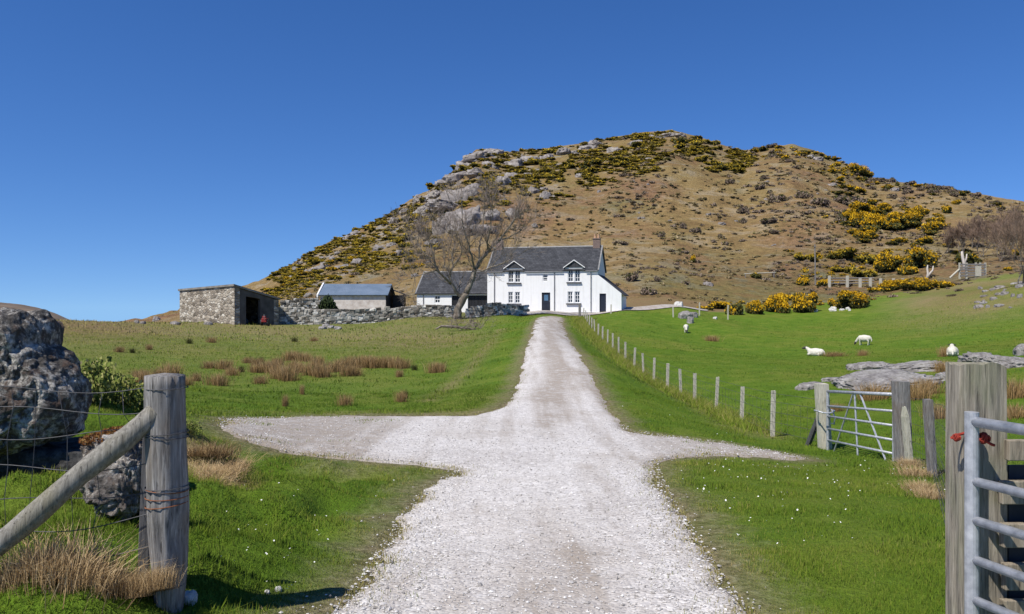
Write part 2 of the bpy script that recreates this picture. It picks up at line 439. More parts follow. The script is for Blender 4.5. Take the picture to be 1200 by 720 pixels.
def rock_mat(name, dark, midc, light, scale=3, lichen=None, lf=.5, bd=.06, world=False):
    m, nt, b = new_mat(name)
    v = coords(nt, 'Object')
    a = noise_n(nt, v, scale, 9, .72, .3); c2 = noise_n(nt, v, scale * 5, 6, .75)
    vo = voro(nt, v, scale * 2.2)
    mixh = math_n(nt, 'ADD', math_n(nt, 'MULTIPLY', a, .6), math_n(nt, 'MULTIPLY', c2, .4))
    c = ramp(nt, mixh, [(.36, dark), (.49, midc), (.60, light)])
    if lichen:
        lm = ramp(nt, noise_n(nt, v, scale * 1.3, 6, .7, .5), [(.52, (0, 0, 0)), (.60, (1, 1, 1))])
        c = mix(nt, math_n(nt, 'MULTIPLY', lm, lf), c, lichen)
    nt.links.new(c, b.inputs['Base Color'])
    bump(nt, b, math_n(nt, 'ADD', mixh, math_n(nt, 'MULTIPLY', vo, .35)), 1.0, bd)
    return m
M['boulder'] = rock_mat('dark lichened gneiss', (.022, .019, .017), (.10, .092, .082), (.62, .59, .53), 5.2, (.085, .045, .03), .55, .06)
M['darkrock'] = rock_mat('shade-darkened rock', (.012, .012, .012), (.03, .029, .029), (.10, .098, .095), 4, None, 0, .05)  # near-black base colour paints the shadow beneath the overhanging boulder
M['boulder2'] = rock_mat('grey purple boulder', (.034, .028, .025), (.17, .15, .135), (.56, .53, .48), 8, (.15, .10, .06), .4, .04)
M['slab'] = rock_mat('grey slab rock', (.085, .078, .075), (.23, .215, .205), (.40, .385, .37), 1.6, (.15, .145, .10), .35, .10)
M['crag'] = rock_mat('pale crag rock', (.10, .09, .085), (.26, .235, .22), (.43, .40, .375), .5, (.20, .17, .11), .4, .5)
M['wallstone0'] = rock_mat('dry wall stone', (.10, .09, .085), (.26, .245, .225), (.46, .445, .42), 1.1, (.30, .27, .2), .4, .06)
def wallstone():
    m, nt, b = new_mat('dry wall stone')
    v = coords(nt, 'Object'); g = nt.nodes.new('ShaderNodeNewGeometry').outputs['Random Per Island']
    c = ramp(nt, g, [(0, (.10, .09, .075)), (.3, (.22, .20, .17)), (.65, (.38, .355, .305)), (.9, (.54, .515, .46)), (1, (.68, .66, .61))])
    nz = noise_n(nt, v, 4, 7, .7)
    c = mix(nt, .8, c, ramp(nt, nz, [(.3, (.45, .45, .45)), (.5, (1, 1, 1)), (.7, (1.5, 1.48, 1.4))]), 'MULTIPLY')
    nt.links.new(c, b.inputs['Base Color']); bump(nt, b, nz, .8, .05); return m
M['wallstone'] = wallstone()
M['paleStone'] = rock_mat('pale stone', (.28, .27, .25), (.5, .49, .46), (.68, .67, .64), 2, None, 0, .05)

def render_white():
    m, nt, b = new_mat('white limewash')
    v = coords(nt, 'Object'); a = noise_n(nt, v, .9, 6, .65); f = noise_n(nt, v, 25, 4, .7)
    st = noise_n(nt, coords(nt, 'Object', (3.0, 3.0, .18)), 1.6, 5, .65)
    cc = mix(nt, ramp(nt, st, [(.50, (0, 0, 0)), (.75, (.55, .55, .55))]), (.81, .81, .80), (.62, .61, .57))
    nt.links.new(mix(nt, .6, cc, ramp(nt, a, [(.3, (.90, .90, .895)), (.55, (1, 1, 1))]), 'MULTIPLY'), b.inputs['Base Color'])
    bump(nt, b, f, .35, .01); return m
M['white'] = render_white()
def brick_mat(name, c1, c2, mortar, w, h, msize=.02, vec='Object', bd=.03, noise=.5, rot=None):
    m, nt, b = new_mat(name)
    v = coords(nt, vec)
    if rot: v.node.inputs['Rotation'].default_value = rot
    dn = noise_n(nt, coords(nt, vec), 2.5, 3, .5)
    t = nt.nodes.new('ShaderNodeTexBrick')
    t.inputs['Scale'].default_value = 1; t.inputs['Brick Width'].default_value = w; t.inputs['Row Height'].default_value = h
    t.inputs['Mortar Size'].default_value = msize; t.inputs['Mortar Smooth'].default_value = .3; t.inputs['Bias'].default_value = 0
    t.inputs['Color1'].default_value = (*c1, 1); t.inputs['Color2'].default_value = (*c2, 1); t.inputs['Mortar'].default_value = (*mortar, 1)
    nt.links.new(v, t.inputs['Vector'])
    nz = noise_n(nt, coords(nt, vec), 1.4, 6, .7)
    c = mix(nt, noise, t.outputs['Color'], ramp(nt, nz, [(.3, (.55, .55, .55)), (.5, (1, 1, 1)), (.72, (1.5, 1.48, 1.42))]), 'MULTIPLY')
    nt.links.new(c, b.inputs['Base Color'])
    bump(nt, b, math_n(nt, 'SUBTRACT', nz, math_n(nt, 'MULTIPLY', t.outputs['Fac'], 1.2)), .7, bd)
    return m
M['slate'] = brick_mat('slate roofing', (.040, .042, .048), (.068, .071, .079), (.02, .02, .023), .36, .22, .012, bd=.02, noise=.75)
M['brick'] = brick_mat('chimney brick', (.15, .085, .07), (.21, .13, .105), (.30, .27, .25), .22, .08, .012, rot=(R(90), 0, 0), bd=.01)
def rubble_mat():
    m, nt, b = new_mat('mortared rubble')
    v = coords(nt, 'Object', (1, 1, 1.9))
    t = nt.nodes.new('ShaderNodeTexVoronoi'); t.inputs['Scale'].default_value = 2.3; nt.links.new(v, t.inputs['Vector'])
    ed = voro(nt, v, 2.3, 'DISTANCE_TO_EDGE')
    sep = nt.nodes.new('ShaderNodeSeparateColor'); nt.links.new(t.outputs['Color'], sep.inputs[0])
    c = ramp(nt, sep.outputs[0], [(0, (.12, .10, .075)), (.35, (.29, .245, .19)), (.75, (.43, .38, .305)), (1, (.60, .56, .48))])
    c = mix(nt, .5, c, ramp(nt, noise_n(nt, v, 6, 5, .7), [(.3, (.6, .6, .6)), (.5, (1, 1, 1)), (.7, (1.3, 1.3, 1.25))]), 'MULTIPLY')
    mm = ramp(nt, ed, [(.015, (1, 1, 1)), (.06, (0, 0, 0))])
    c = mix(nt, mm, c, (.20, .18, .155))
    nt.links.new(c, b.inputs['Base Color'])
    bump(nt, b, math_n(nt, 'MINIMUM', ed, .15), 1, .25); return m
M['rubble'] = rubble_mat()
M['concrete'] = simple('old concrete', [(.3, (.15, .14, .125)), (.7, (.29, .27, .24))], 2, bstr=.3)
M['skew'] = simple('weathered skew stone', [(.3, (.16, .16, .16)), (.7, (.27, .265, .26))], 3, bstr=.2)
M['harl'] = simple('stained pinkish harling', [(.3, (.40, .34, .30)), (.5, (.58, .52, .47)), (.7, (.72, .68, .64))], 1.4, bstr=.3, detail=7)
def metal_roof():
    m, nt, b = new_mat('blue grey sheet roof')
    v = coords(nt, 'Object'); w = nt.nodes.new('ShaderNodeTexWave'); w.inputs['Scale'].default_value = 4; nt.links.new(v, w.inputs['Vector'])
    nz = noise_n(nt, v, .8, 4)
    nt.links.new(ramp(nt, nz, [(.3, (.12, .165, .225)), (.7, (.17, .22, .29))]), b.inputs['Base Color'])
    b.inputs['Roughness'].default_value = .5; bump(nt, b, w.outputs['Fac'], .5, .04); return m
M['sheetroof'] = metal_roof()
M['black'] = simple('black painted boards', [(.3, (.012, .012, .014)), (.7, (.025, .026, .03))], 3, rough=.6, bstr=.2)
M['door'] = simple('navy painted door', [(.3, (.012, .015, .026)), (.7, (.022, .026, .042))], 3, rough=.45, bstr=.1, spec=.4)
M['frame'] = simple('white painted frame', [(.3, (.74, .74, .73)), (.7, (.80, .80, .79))], 6, rough=.5, bstr=0)
M['sill'] = simple('dark slate sill', [(.3, (.07, .07, .078)), (.7, (.11, .11, .12))], 6, bstr=.1)
M['pipe'] = simple('grey downpipe', [(.3, (.16, .16, .17)), (.7, (.24, .24, .25))], 6, rough=.5, bstr=0)
M['ridge'] = simple('pale ridge stone', [(.3, (.24, .235, .23)), (.7, (.36, .35, .34))], 4, bstr=.2)
M['pot'] = simple('terracotta pot', [(.3, (.42, .24, .14)), (.7, (.56, .36, .24))], 8, bstr=.1)
M['stepstone'] = simple('sandstone step', [(.3, (.30, .23, .17)), (.7, (.42, .34, .26))], 4, bstr=.2)
def glass():
    m, nt, b = new_mat('window glass')
    b.inputs['Base Color'].default_value = (.025, .03, .036, 1); b.inputs['Roughness'].default_value = .06
    b.inputs['Specular IOR Level'].default_value = .6; return m
M['glass'] = glass()
M['bark'] = simple('grey brown bark', [(.3, (.10, .08, .06)), (.5, (.19, .16, .125)), (.72, (.30, .265, .22))], 3, stretch=(2, 2, .6), bstr=.6, bdist=.03)
M['twig'] = simple('purplish twigs', [(.3, (.15, .12, .10)), (.7, (.30, .245, .21))], 2, bstr=0)
M['scrub_twig'] = simple('brown scrub twigs', [(.3, (.13, .085, .06)), (.7, (.25, .175, .125))], 1, bstr=0)
M['bleached'] = simple('bleached dead wood', [(.3, (.36, .32, .27)), (.7, (.58, .54, .48))], 4, stretch=(2, 2, .5), bstr=.4)
M['wool'] = simple('cream fleece', [(.3, (.50, .47, .39)), (.6, (.66, .63, .55)), (.8, (.72, .70, .62))], 9, bstr=.8, bdist=.04)
M['sheepface'] = simple('dark sheep face', [(.3, (.03, .028, .026)), (.7, (.09, .08, .07))], 9, bstr=.1)
M['far'] = simple('distant moor', [(.3, (.10, .075, .05)), (.5, (.16, .12, .085)), (.7, (.21, .17, .12))], .02, kind='World', bstr=.5, bdist=4)
# ---------------------------------------------------------------- track outline (photo pixels on the ground)
TRACK = [(352,760),(385,720),(420,680),(448,640),(462,612),(485,585),(515,562),(538,552),(500,547),(450,541),(390,538),(340,531),(300,521),(268,508),(250,497),(264,490),(330,489),(400,487),(470,487),(540,487),
 (578,482),(596,470),(604,455),(610,432),(616,408),(621,390),(625,378),(628,371.5)]
TRACK_R = [(664,372),(660,378),(666,392),(676,410),(690,434),(704,458),(716,478),(728,496),(744,507),(790,512),(840,518),(900,528),(950,537),(936,541),(880,534),(810,535),(768,540),
 (778,562),(794,590),(812,620),(832,652),(856,686),(882,720),(912,760)]
def gp(px, py):
    if py > 722:   # under the frame: straight continuation
        d = 1.6 * F / (py - 360); return np.array([(px - 600) / F * d, d])
    v = hit(px, py); return np.array([v.x, v.y])
left = [gp(*p) for p in TRACK]; right = [gp(*p) for p in TRACK_R]
OUT = left + right + [np.array([1.2, -4.0]), np.array([1.0, -10]), np.array([-1.6, -10]), np.array([-1.15, -4.0])]
# order: left (near->far), right (far->near), behind the camera
def resample(poly, closed=True):
    out = []
    n_ = len(poly)
    for i in range(n_):
        a = poly[i]; b = poly[(i + 1) % n_]
        L = np.linalg.norm(b - a); dist = max(1.5, min(a[1], b[1]))
        step = .012 * dist + .02
        k = max(1, int(L / step))
        for j in range(k): out.append(a + (b - a) * j / k)
    return np.array(out)
# smooth the outline with Chaikin, then roughen
def chaikin(P_, it=2):
    for _ in range(it):
        Q = np.roll(P_, -1, 0)
        P_ = np.stack([P_ * .75 + Q * .25, P_ * .25 + Q * .75], 1).reshape(-1, 2)
    return P_
BASE = resample(chaikin(np.array(OUT), 2))
tan_ = np.roll(BASE, -1, 0) - np.roll(BASE, 1, 0)
nrm = np.stack([tan_[:, 1], -tan_[:, 0]], 1); nrm /= np.linalg.norm(nrm, axis=1)[:, None] + 1e-9
w = (fbm(BASE[:, 0] * 1.1, BASE[:, 1] * 1.1, 3) * .20 + fbm(BASE[:, 0] * 4, BASE[:, 1] * 4, 4) * .12)
far_fade = np.clip(1.2 - BASE[:, 1] / 60, .15, 1)
EDGE = BASE + nrm * (w * far_fade)[:, None]
def inside(poly, x, y):
    x = np.asarray(x).ravel(); y = np.asarray(y).ravel()
    c = np.zeros(len(x), bool)
    px_, py_ = poly[:, 0], poly[:, 1]; qx, qy = np.roll(px_, -1), np.roll(py_, -1)
    for i in range(len(px_)):
        if py_[i] == qy[i]: continue
        m_ = (py_[i] > y) != (qy[i] > y)
        if not m_.any(): continue
        xx = (qx[i] - px_[i]) * (y[m_] - py_[i]) / (qy[i] - py_[i]) + px_[i]
        idx = np.nonzero(m_)[0]; c[idx] ^= x[m_] < xx
    return c
COARSE = BASE[::3]
from mathutils.kdtree import KDTree
def make_kd(P_):
    kd = KDTree(len(P_))
    for i, p in enumerate(P_): kd.insert((p[0], p[1], 0), i)
    kd.balance(); return kd
KD = make_kd(EDGE)
def edge_dist(x, y):
    return np.array([KD.find((a, b, 0))[2] for a, b in zip(np.ravel(x), np.ravel(y))])

# fence lines (photo) used for dry verge strips too
FENCE_PX = [(905,512),(869,495),(839,482),(814,472.5),(798,466),(782,458),(766,450),(754,442),(743,433),(733,424.5),(725,417),(718,410.5),(712,405),(706,399.5),(701,395),(697,391),(693.5,386.5),(690.5,382),(688,378.5),(686,375.5),(684,373)]
FD = np.interp(np.arange(len(FENCE_PX)), [0,1,2,3,5,6,9,12,14,17,20], [15.2,18,20.5,22,25,27,34,42,47,57.5,70])
FENCE = []
for (a, b_), d in zip(FENCE_PX, FD):
    x = (a - 600) / F * d; FENCE.append(Vector((x, d, h1(x, d))))
FL = np.array([(p.x, p.y) for p in FENCE])
def seg_dist(x, y, L):
    best = np.full(np.shape(x), 1e9)
    for i in range(len(L) - 1):
        a = L[i]; d = L[i + 1] - a; l2 = d @ d
        t = np.clip(((x - a[0]) * d[0] + (y - a[1]) * d[1]) / l2, 0, 1)
        best = np.minimum(best, np.hypot(x - a[0] - t * d[0], y - a[1] - t * d[1]))
    return best

# ground micro relief away from the track
def micro(x, y):
    lft = np.clip((-x - .9) / .8, 0, 1) * np.clip((11 - y) / 3, 0, 1) * np.clip((y + 3) / 3, 0, 1)
    return fbm(x * 1.9, y * 1.9, 3) * .25 * lft + fbm(x * 1.3 + 9, y * 1.3, 3) * .035 * np.clip((40 - y) / 20, .5, 1)

def road_mask(x, y):
    """1 inside the track, fading out over ~0.5 m"""
    m_ = np.zeros(len(x)); cand = (y < 90) & (x > -8) & (x < 8)
    idx = np.nonzero(cand)[0]
    if len(idx):
        ins = inside(COARSE, x[idx], y[idx]); dist = edge_dist(x[idx], y[idx])
        m_[idx] = np.where(ins, 1.0, np.clip(1 - dist / .65, 0, 1))
    return m_
WPL = [(np.array([gp(*p) for p in Lw]), r_, a_) for Lw, r_, a_ in ((((290,520),(350,540),(430,550),(520,562)), .75, .9), (((515,560),(480,600),(452,640),(410,700)), .5, .8), (((770,545),(800,548),(860,545),(935,548)), .3, .6), (((775,560),(812,625),(856,690)), .3, .5))]
def worn_patch(x, y):
    w_ = np.zeros(len(x)); s_ = (y > 2.5) & (y < 15) & (np.abs(x) < 6.5)
    for L_, r_, a_ in WPL: w_[s_] = np.maximum(w_[s_], np.clip(1.1 - seg_dist(x[s_], y[s_], L_) / r_, 0, 1) * a_)
    return w_ * np.clip(.75 + fbm(x * 1.7, y * 1.7, 3) * 1.2, 0, 1.2)
def dry_fields(x, y):
    pxx = 600 + F * x / np.maximum(y, 1)
    sd = seg_dist(x, y, FL)
    dry = np.clip(1 - sd / (.35 + .012 * y), 0, 1) * .95
    off = seg_dist(x + .55, y, FL); dry = np.maximum(dry, np.clip(1 - off / (.5 + .01 * y), 0, 1) * .55)
    # pale strip beside the drive on the left
    L2 = np.array([gp(*p) for p in ((500,470),(530,450),(556,425),(574,402),(586,386))])
    dry = np.maximum(dry, np.clip(1 - seg_dist(x, y, L2) / (.25 + .012 * y), 0, 1) * .7)
    # dry margin behind the left spur, and bank edge
    L3 = np.array([gp(*p) for p in ((215,520),(240,545),(262,560))])
    dry = np.maximum(dry, np.clip(1.3 - seg_dist(x, y, L3) / .45, 0, 1) * (y > 3))
    L4 = np.array([gp(*p) for p in ((240,484),(330,484),(430,484),(540,483))])
    dry = np.maximum(dry, np.clip(1 - seg_dist(x, y, L4) / .8, 0, 1) * .5)
    # general far left field yellowing & right field top
    dry = np.maximum(dry, np.clip((y - 16) / 30, .0, 1) * np.clip((600 - pxx) / 60, 0, 1) * (.68 + .6 * fbm(x * .12, y * .12, 3)))
    dry = np.maximum(dry, np.clip((y - 50) / 25, 0, 1) * np.clip((pxx - 1000) / 90, 0, 1) * (.5 + .9 * fbm(x * .16, y * .16, 4)))
    brown = np.clip((y - 34) / 12, 0, 1) * np.clip((230 - pxx) / 110, 0, 1) * .9
    brown = np.maximum(brown, np.clip((y - 62) / 14, 0, 1) * np.clip((pxx - 1060) / 50, 0, 1) * (.35 + .7 * fbm(x * .2 + 3, y * .2, 4)))
    brown = np.maximum(brown, np.clip((y - 83.5 - np.clip((pxx - 790) / 20, 0, 4)) / 2, 0, 1) * np.clip((pxx - 715) / 15, 0, 1) * np.clip((880 - pxx) / 30, 0, 1))
    dry = np.maximum(np.clip(dry, 0, 1), brown * (y > 83) * (pxx < 880)); brown = np.clip(brown, 0, 1)
    return dry, brown

def build_ground():
    du = .0125
    u = np.arange(-math.asinh(190 / 5), math.asinh(190 / 5) + du, du)
    v = np.arange(-math.asinh(25 / 5), math.asinh(99 / 5) + du, du)
    X, Y = np.meshgrid(5 * np.sinh(u), 5 * np.sinh(v))
    px = np.clip(600 + F * X / np.maximum(Y, 1), -600, 2000); d0 = np.interp(px, D0P, D0)
    Z = H(X, np.minimum(Y, d0 + 4))
    xr, yr = X.ravel(), Y.ravel()
    rm = road_mask(xr, yr)
    Z = Z + (micro(xr, yr) * (1 - rm)).reshape(Z.shape)
    Z = Z - .02 * np.where(rm > .999, 1, 0).reshape(Z.shape)
    dry, brown = dry_fields(xr, yr)
    wornn = rm.copy()
    wornn = np.maximum(wornn, worn_patch(xr, yr) * .85)
    nr, nc = X.shape
    I = np.arange(nr * nc).reshape(nr, nc)
    Q = np.stack([I[:-1, :-1], I[:-1, 1:], I[1:, 1:], I[1:, :-1]], -1).reshape(-1, 4)
    keep = (yr[Q[:, 0]] < d0.ravel()[Q[:, 0]] + 2.5)
    me = mesh_np('ground', np.stack([xr, yr, Z.ravel()], 1), Q[keep], M['ground'], {'worn': wornn, 'dry': dry, 'brown': brown}, smooth=True)
    return tag(link('ground', me), kind='structure')
build_ground()

def GZ(x, y):
    """ground height including relief, for placing things"""
    x = np.atleast_1d(np.asarray(x, float)); y = np.atleast_1d(np.asarray(y, float))
    rm = road_mask(x, y)
    return H(x, y) + micro(x, y) * (1 - rm) * (y < 92) 
def gz1(x, y): return float(GZ(x, y)[0])

def build_track():
    from mathutils.geometry import delaunay_2d_cdt
    # interior points: rows with spacing growing with distance
    ptsi = []
    y = -9.8
    while y < 76:
        s = .035 + .012 * max(y, 0) if y > 2.5 else .25
        xs = np.arange(-7, 7, s) + RNG.uniform(0, s)
        ptsi.append(np.stack([xs, np.full(len(xs), y)], 1)); y += s * (1.0 + .03 * max(y, 0))
    ptsi = np.concatenate(ptsi)
    ptsi = ptsi[inside(COARSE, ptsi[:, 0], ptsi[:, 1])]
    e = EDGE
    dist = edge_dist(ptsi[:, 0], ptsi[:, 1])
    ptsi = ptsi[dist > .02 + .006 * np.maximum(ptsi[:, 1], 0)]
    ptsi = ptsi + RNG.normal(0, .004, ptsi.shape)
    allp = np.concatenate([e, ptsi])
    ne = len(e)
    r = delaunay_2d_cdt([Vector(p) for p in allp], [(i, (i + 1) % ne) for i in range(ne)], [], 1, 1e-5)
    vv = np.array([(p.x, p.y) for p in r[0]])
    ff = np.array([f for f in r[2] if len(f) == 3])
    z = H(vv[:, 0], vv[:, 1]) + .010 + .0004 * np.clip(vv[:, 1], 0, 90)
    ed = edge_dist(vv[:, 0], vv[:, 1])
    z += fbm(vv[:, 0] * 3, vv[:, 1] * 3, 3) * .012 * np.clip(ed / .3, 0, 1)
    z = np.where(ed < .004, z - .032 - .0006 * np.clip(vv[:, 1], 0, 90), z)
    # grassy crown between the wheel tracks beyond the junction
    cpx = np.array([gp(*p) for p in ((640,760),(650,560),(652,470),(650,425),(646,400),(643,385),(643,375))])
    cd = seg_dist(vv[:, 0], vv[:, 1], cpx)
    crown = np.clip(1.45 - cd / .34, 0, 1) * np.clip((vv[:, 1] - 12) / 6, 0, 1) * (0.9)
    crown = np.maximum(crown, np.clip(1 - cd / .7, 0, 1) * np.clip((7.5 - vv[:, 1]) / 3, 0, 1) * .75)
    crown = np.maximum(crown, np.clip((-1.2 - vv[:, 0]) / 1.2, 0, 1) * np.clip((10.6 - vv[:, 1]) / 1.5, 0, 1) * .75)
    spur = np.clip((np.abs(vv[:, 0]) - 1.6) / 1.2, 0, 1) * (vv[:, 1] > 7)
    crown = np.maximum(crown, spur * .8)
    edge = np.clip(1 - ed / (.26 + .006 * np.maximum(vv[:, 1], 0) + .45 * spur), 0, 1)
    me = mesh_np('gravel_track', np.stack([vv[:, 0], vv[:, 1], z], 1), ff, M['gravel'], {'crown': crown, 'edge': edge}, smooth=True)
    return tag(link('gravel_track', me), kind='structure')
build_track()

def build_yard():
    """gravel apron in front of the house and the pale lane to the right"""
    pp = [(560,365.5,74),(600,369.5,72.5),(628,371.8,71),(645,372.5,70.5),(664,372.2,70.5),(682,368.5,73.5),(705,366.3,76),(730,364.6,77.5),(760,363.4,80),(800,361.6,83),(830,360.2,86),(830,359,88.5),(800,359.5,87),(760,360.5,85),(735,361.5,83),(600,364,83),(560,364,80)]
    poly = [np.array([(a - 600) / F * d, d]) for a, _, d in pp]
    E_ = resample(chaikin(np.array(poly), 2))
    X, Y = np.meshgrid(np.arange(-6, 24, .25), np.arange(69, 90, .25))
    x, y = X.ravel(), Y.ravel(); ins = inside(E_, x, y)
    from mathutils.geometry import delaunay_2d_cdt
    kd = make_kd(E_)
    p = np.stack([x[ins], y[ins]], 1); p = p[[kd.find((a, b, 0))[2] > .2 for a, b in p]]
    r = delaunay_2d_cdt([Vector(q) for q in np.concatenate([E_, p])], [(i, (i + 1) % len(E_)) for i in range(len(E_))], [], 1, 1e-5)
    vv = np.array([(q.x, q.y) for q in r[0]]); ff = np.array([f for f in r[2] if len(f) == 3])
    z = H(vv[:, 0], vv[:, 1]) + .075
    zz = np.full(len(vv), .7)
    me = mesh_np('yard', np.stack([vv[:, 0], vv[:, 1], z], 1), ff, M['gravel'], {'crown': zz, 'edge': zz * .3}, smooth=True)
    tag(link('yard', me), kind='structure')
build_yard()

def build_hill():
    px = np.concatenate([np.arange(-600, 150, 15), np.arange(150, 1260, 2.2), np.arange(1260, 2000, 12)])
    tt = np.concatenate([np.linspace(-.006, 1.06, 250), np.linspace(1.08, 3.0, 30)])
    d0 = np.interp(px, D0P, D0); D = np.interp(px, SKY[:, 0], SKY[:, 2])
    Yg = d0[None] + (D - d0)[None] * tt[:, None]
    X = (px[None] - 600) / F * Yg
    Z = H(X, Yg)
    Z = Z - np.where(tt < .008, .12, 0)[:, None]
    py = 360 - (Z - EYE) / Yg * F
    green = np.clip((py - 285) / 50, 0, 1) * np.clip((px[None] - 720) / 60, 0, 1) + np.clip((240 - py) / 60, 0, 1) * .4
    sl = np.interp(px, SKY[:, 0], SKY[:, 1])[None]
    rocky = np.clip(1 - (py - sl) / 75, 0, 1) * np.clip((720 - px[None]) / 90, 0, 1) * np.clip((px[None] - 300) / 60, 0, 1) + .25
    nr, nc = X.shape; I = np.arange(nr * nc).reshape(nr, nc)
    Q = np.stack([I[:-1, :-1], I[:-1, 1:], I[1:, 1:], I[1:, :-1]], -1).reshape(-1, 4)
    me = mesh_np('hill', np.stack([X.ravel(), Yg.ravel(), Z.ravel()], 1), Q, M['hill'], {'green': np.broadcast_to(green, X.shape).ravel(), 'rocky': np.clip(rocky, 0, 1).ravel()}, smooth=True)
    tag(link('hill', me), kind='structure')
build_hill()

def build_far():
    # low moor under everything, out to the horizon
    n_ = 64; rr = [60, 200, 600, 2000, 7000]
    vs = [(0, 0, -14.5)]; fs = []
    for r in rr:
        for k in range(n_):
            a = 2 * math.pi * k / n_; vs.append((r * math.cos(a), r * math.sin(a), -14.5 - max(0, r - 200) * .024))
    for k in range(n_): fs.append((0, 1 + k, 1 + (k + 1) % n_))
    mb = MB(); mb.add(vs, fs)
    mb.f += [(1 + i * n_ + k, 1 + i * n_ + (k + 1) % n_, 1 + (i + 1) * n_ + (k + 1) % n_, 1 + (i + 1) * n_ + k) for i in range(len(rr) - 1) for k in range(n_)]
    mb.m = [0] * len(mb.f)
    o = mb.build('moorland', M['far']); tag(o, kind='structure')
    # distant brown hill at the far left
    prof = [(-400,372),(-250,352),(-120,345),(-40,349),(0,355),(25,357),(45,361),(65,368),(85,377),(120,379),(150,376),(185,374),(215,376),(260,380),(330,384)]
    px = np.arange(-400, 330, 4.0); py = np.interp(px, [p[0] for p in prof], [p[1] for p in prof])
    rows = []
    for t in np.linspace(0, 2, 50):
        Dp = 900 + 300 * t
        s = np.sin(min(t, 1) * math.pi / 2) if t <= 1 else math.cos((t - 1) * math.pi / 2)
        top = EYE + (360 - py) / F * 1200
        x = (px - 600) / F * Dp
        z = -60 + (top + 60) * s + fbm(x * .012, np.full(len(px), Dp * .012), 5) * 7 * s * (1 - s * .6)
        rows.append(np.stack([x, np.full(len(px), Dp), z], 1))
    Vv = np.array(rows); nr, nc = Vv.shape[:2]; I = np.arange(nr * nc).reshape(nr, nc)
    Q = np.stack([I[:-1, :-1], I[:-1, 1:], I[1:, 1:], I[1:, :-1]], -1).reshape(-1, 4)
    tag(link('distant_hills', mesh_np('distant_hills', Vv.reshape(-1, 3), Q, M['far'], smooth=True)), kind='structure')
build_far()
# ================================================================ BUILDINGS
TH = R(14)
HU = Vector((math.cos(TH), -math.sin(TH), 0)); HV = Vector((math.sin(TH), math.cos(TH), 0))
HO = Vector((-2.6, 81.0, 0))
def hu(px):
    k = (px - 600) / F
    return (k * HO.y - HO.x) / (HU.x - k * HU.y)
def hz(py, u):
    y = HO.y + u * HU.y
    return EYE + (360 - py) / F * y
HB = 1.05      # height of the ground line at the house front
def wall_grid(mb, W_, Ht, th, openings, z0=0.0, x0=0.0):
    """front wall in the x-z plane at y=0 (thickness to +y) with rectangular openings (xa, xb, za, zb)"""
    xs = sorted({x0, x0 + W_} | {o[0] for o in openings} | {o[1] for o in openings})
    zs = sorted({z0, Ht} | {o[2] for o in openings} | {o[3] for o in openings})
    def hole(cx, cz): return any(o[0] < cx < o[1] and o[2] < cz < o[3] for o in openings)
    V = {}
    def vid(x, y, z):
        k = (round(x, 4), round(y, 4), round(z, 4))
        if k not in V: V[k] = len(vs); vs.append(k)
        return V[k]
    vs = []; fs = []
    for i in range(len(xs) - 1):
        for j in range(len(zs) - 1):
            if hole((xs[i] + xs[i + 1]) / 2, (zs[j] + zs[j + 1]) / 2): continue
            for y in (0, th):
                fs.append((vid(xs[i], y, zs[j]), vid(xs[i + 1], y, zs[j]), vid(xs[i + 1], y, zs[j + 1]), vid(xs[i], y, zs[j + 1])))
            for (xa, za, xb, zb, nx, nz) in ((xs[i], zs[j], xs[i], zs[j + 1], -1, 0), (xs[i + 1], zs[j], xs[i + 1], zs[j + 1], 1, 0), (xs[i], zs[j], xs[i + 1], zs[j], 0, -1), (xs[i], zs[j + 1], xs[i + 1], zs[j + 1], 0, 1)):
                cx = (xs[i] + xs[i + 1]) / 2 + nx * (xs[i + 1] - xs[i]); cz = (zs[j] + zs[j + 1]) / 2 + nz * (zs[j + 1] - zs[j])
                outside = (nx == -1 and i == 0) or (nx == 1 and i == len(xs) - 2) or (nz == -1 and j == 0) or (nz == 1 and j == len(zs) - 2)
                nb = None
                if not outside:
                    ii, jj = i + nx, j + nz
                    nb = hole((xs[ii] + xs[ii + 1]) / 2, (zs[jj] + zs[jj + 1]) / 2)
                if outside or nb:
                    fs.append((vid(xa, 0, za), vid(xb, 0, zb), vid(xb, th, zb), vid(xa, th, za)))
    mb.add(vs, fs)

def sash_window(parent, xa, xb, za, zb, cols=2, rows=3, y=.10, sill=True, name='window'):
    """white sash frame with bars; glass is a sub-part"""
    mb = MB(); t = .075
    mb.box(((xa + xb) / 2, y, za + t / 2), (xb - xa, .06, t)); mb.box(((xa + xb) / 2, y, zb - t / 2), (xb - xa, .06, t))
    mb.box((xa + t / 2, y, (za + zb) / 2), (t, .06, zb - za - 2 * t)); mb.box((xb - t / 2, y, (za + zb) / 2), (t, .06, zb - za - 2 * t))
    for c in range(1, cols):
        x = xa + (xb - xa) * c / cols; mb.box((x, y + .006, (za + zb) / 2), (.05, .04, zb - za - 2 * t))
    for r_ in range(1, rows):
        z = za + (zb - za) * r_ / rows; h_ = .07 if r_ == rows // 2 and rows % 2 == 0 else .045
        mb.box(((xa + xb) / 2, y + .003, z), (xb - xa - 2 * t, .045, h_))
    f = mb.build(name, M['frame'], parent)
    g = MB(); g.box(((xa + xb) / 2, y + .035, (za + zb) / 2), (xb - xa - t, .01, zb - za - t)); g.build('pane', M['glass'], f)
    return f

def gable_wall(mb, y0, y1, z0, ze, zr, x, th):
    poly = [(x, y0, z0), (x, y1, z0), (x, y1, ze), (x, (y0 + y1) / 2, zr), (x, y0, ze)]
    mb.prism(poly, (th, 0, 0))

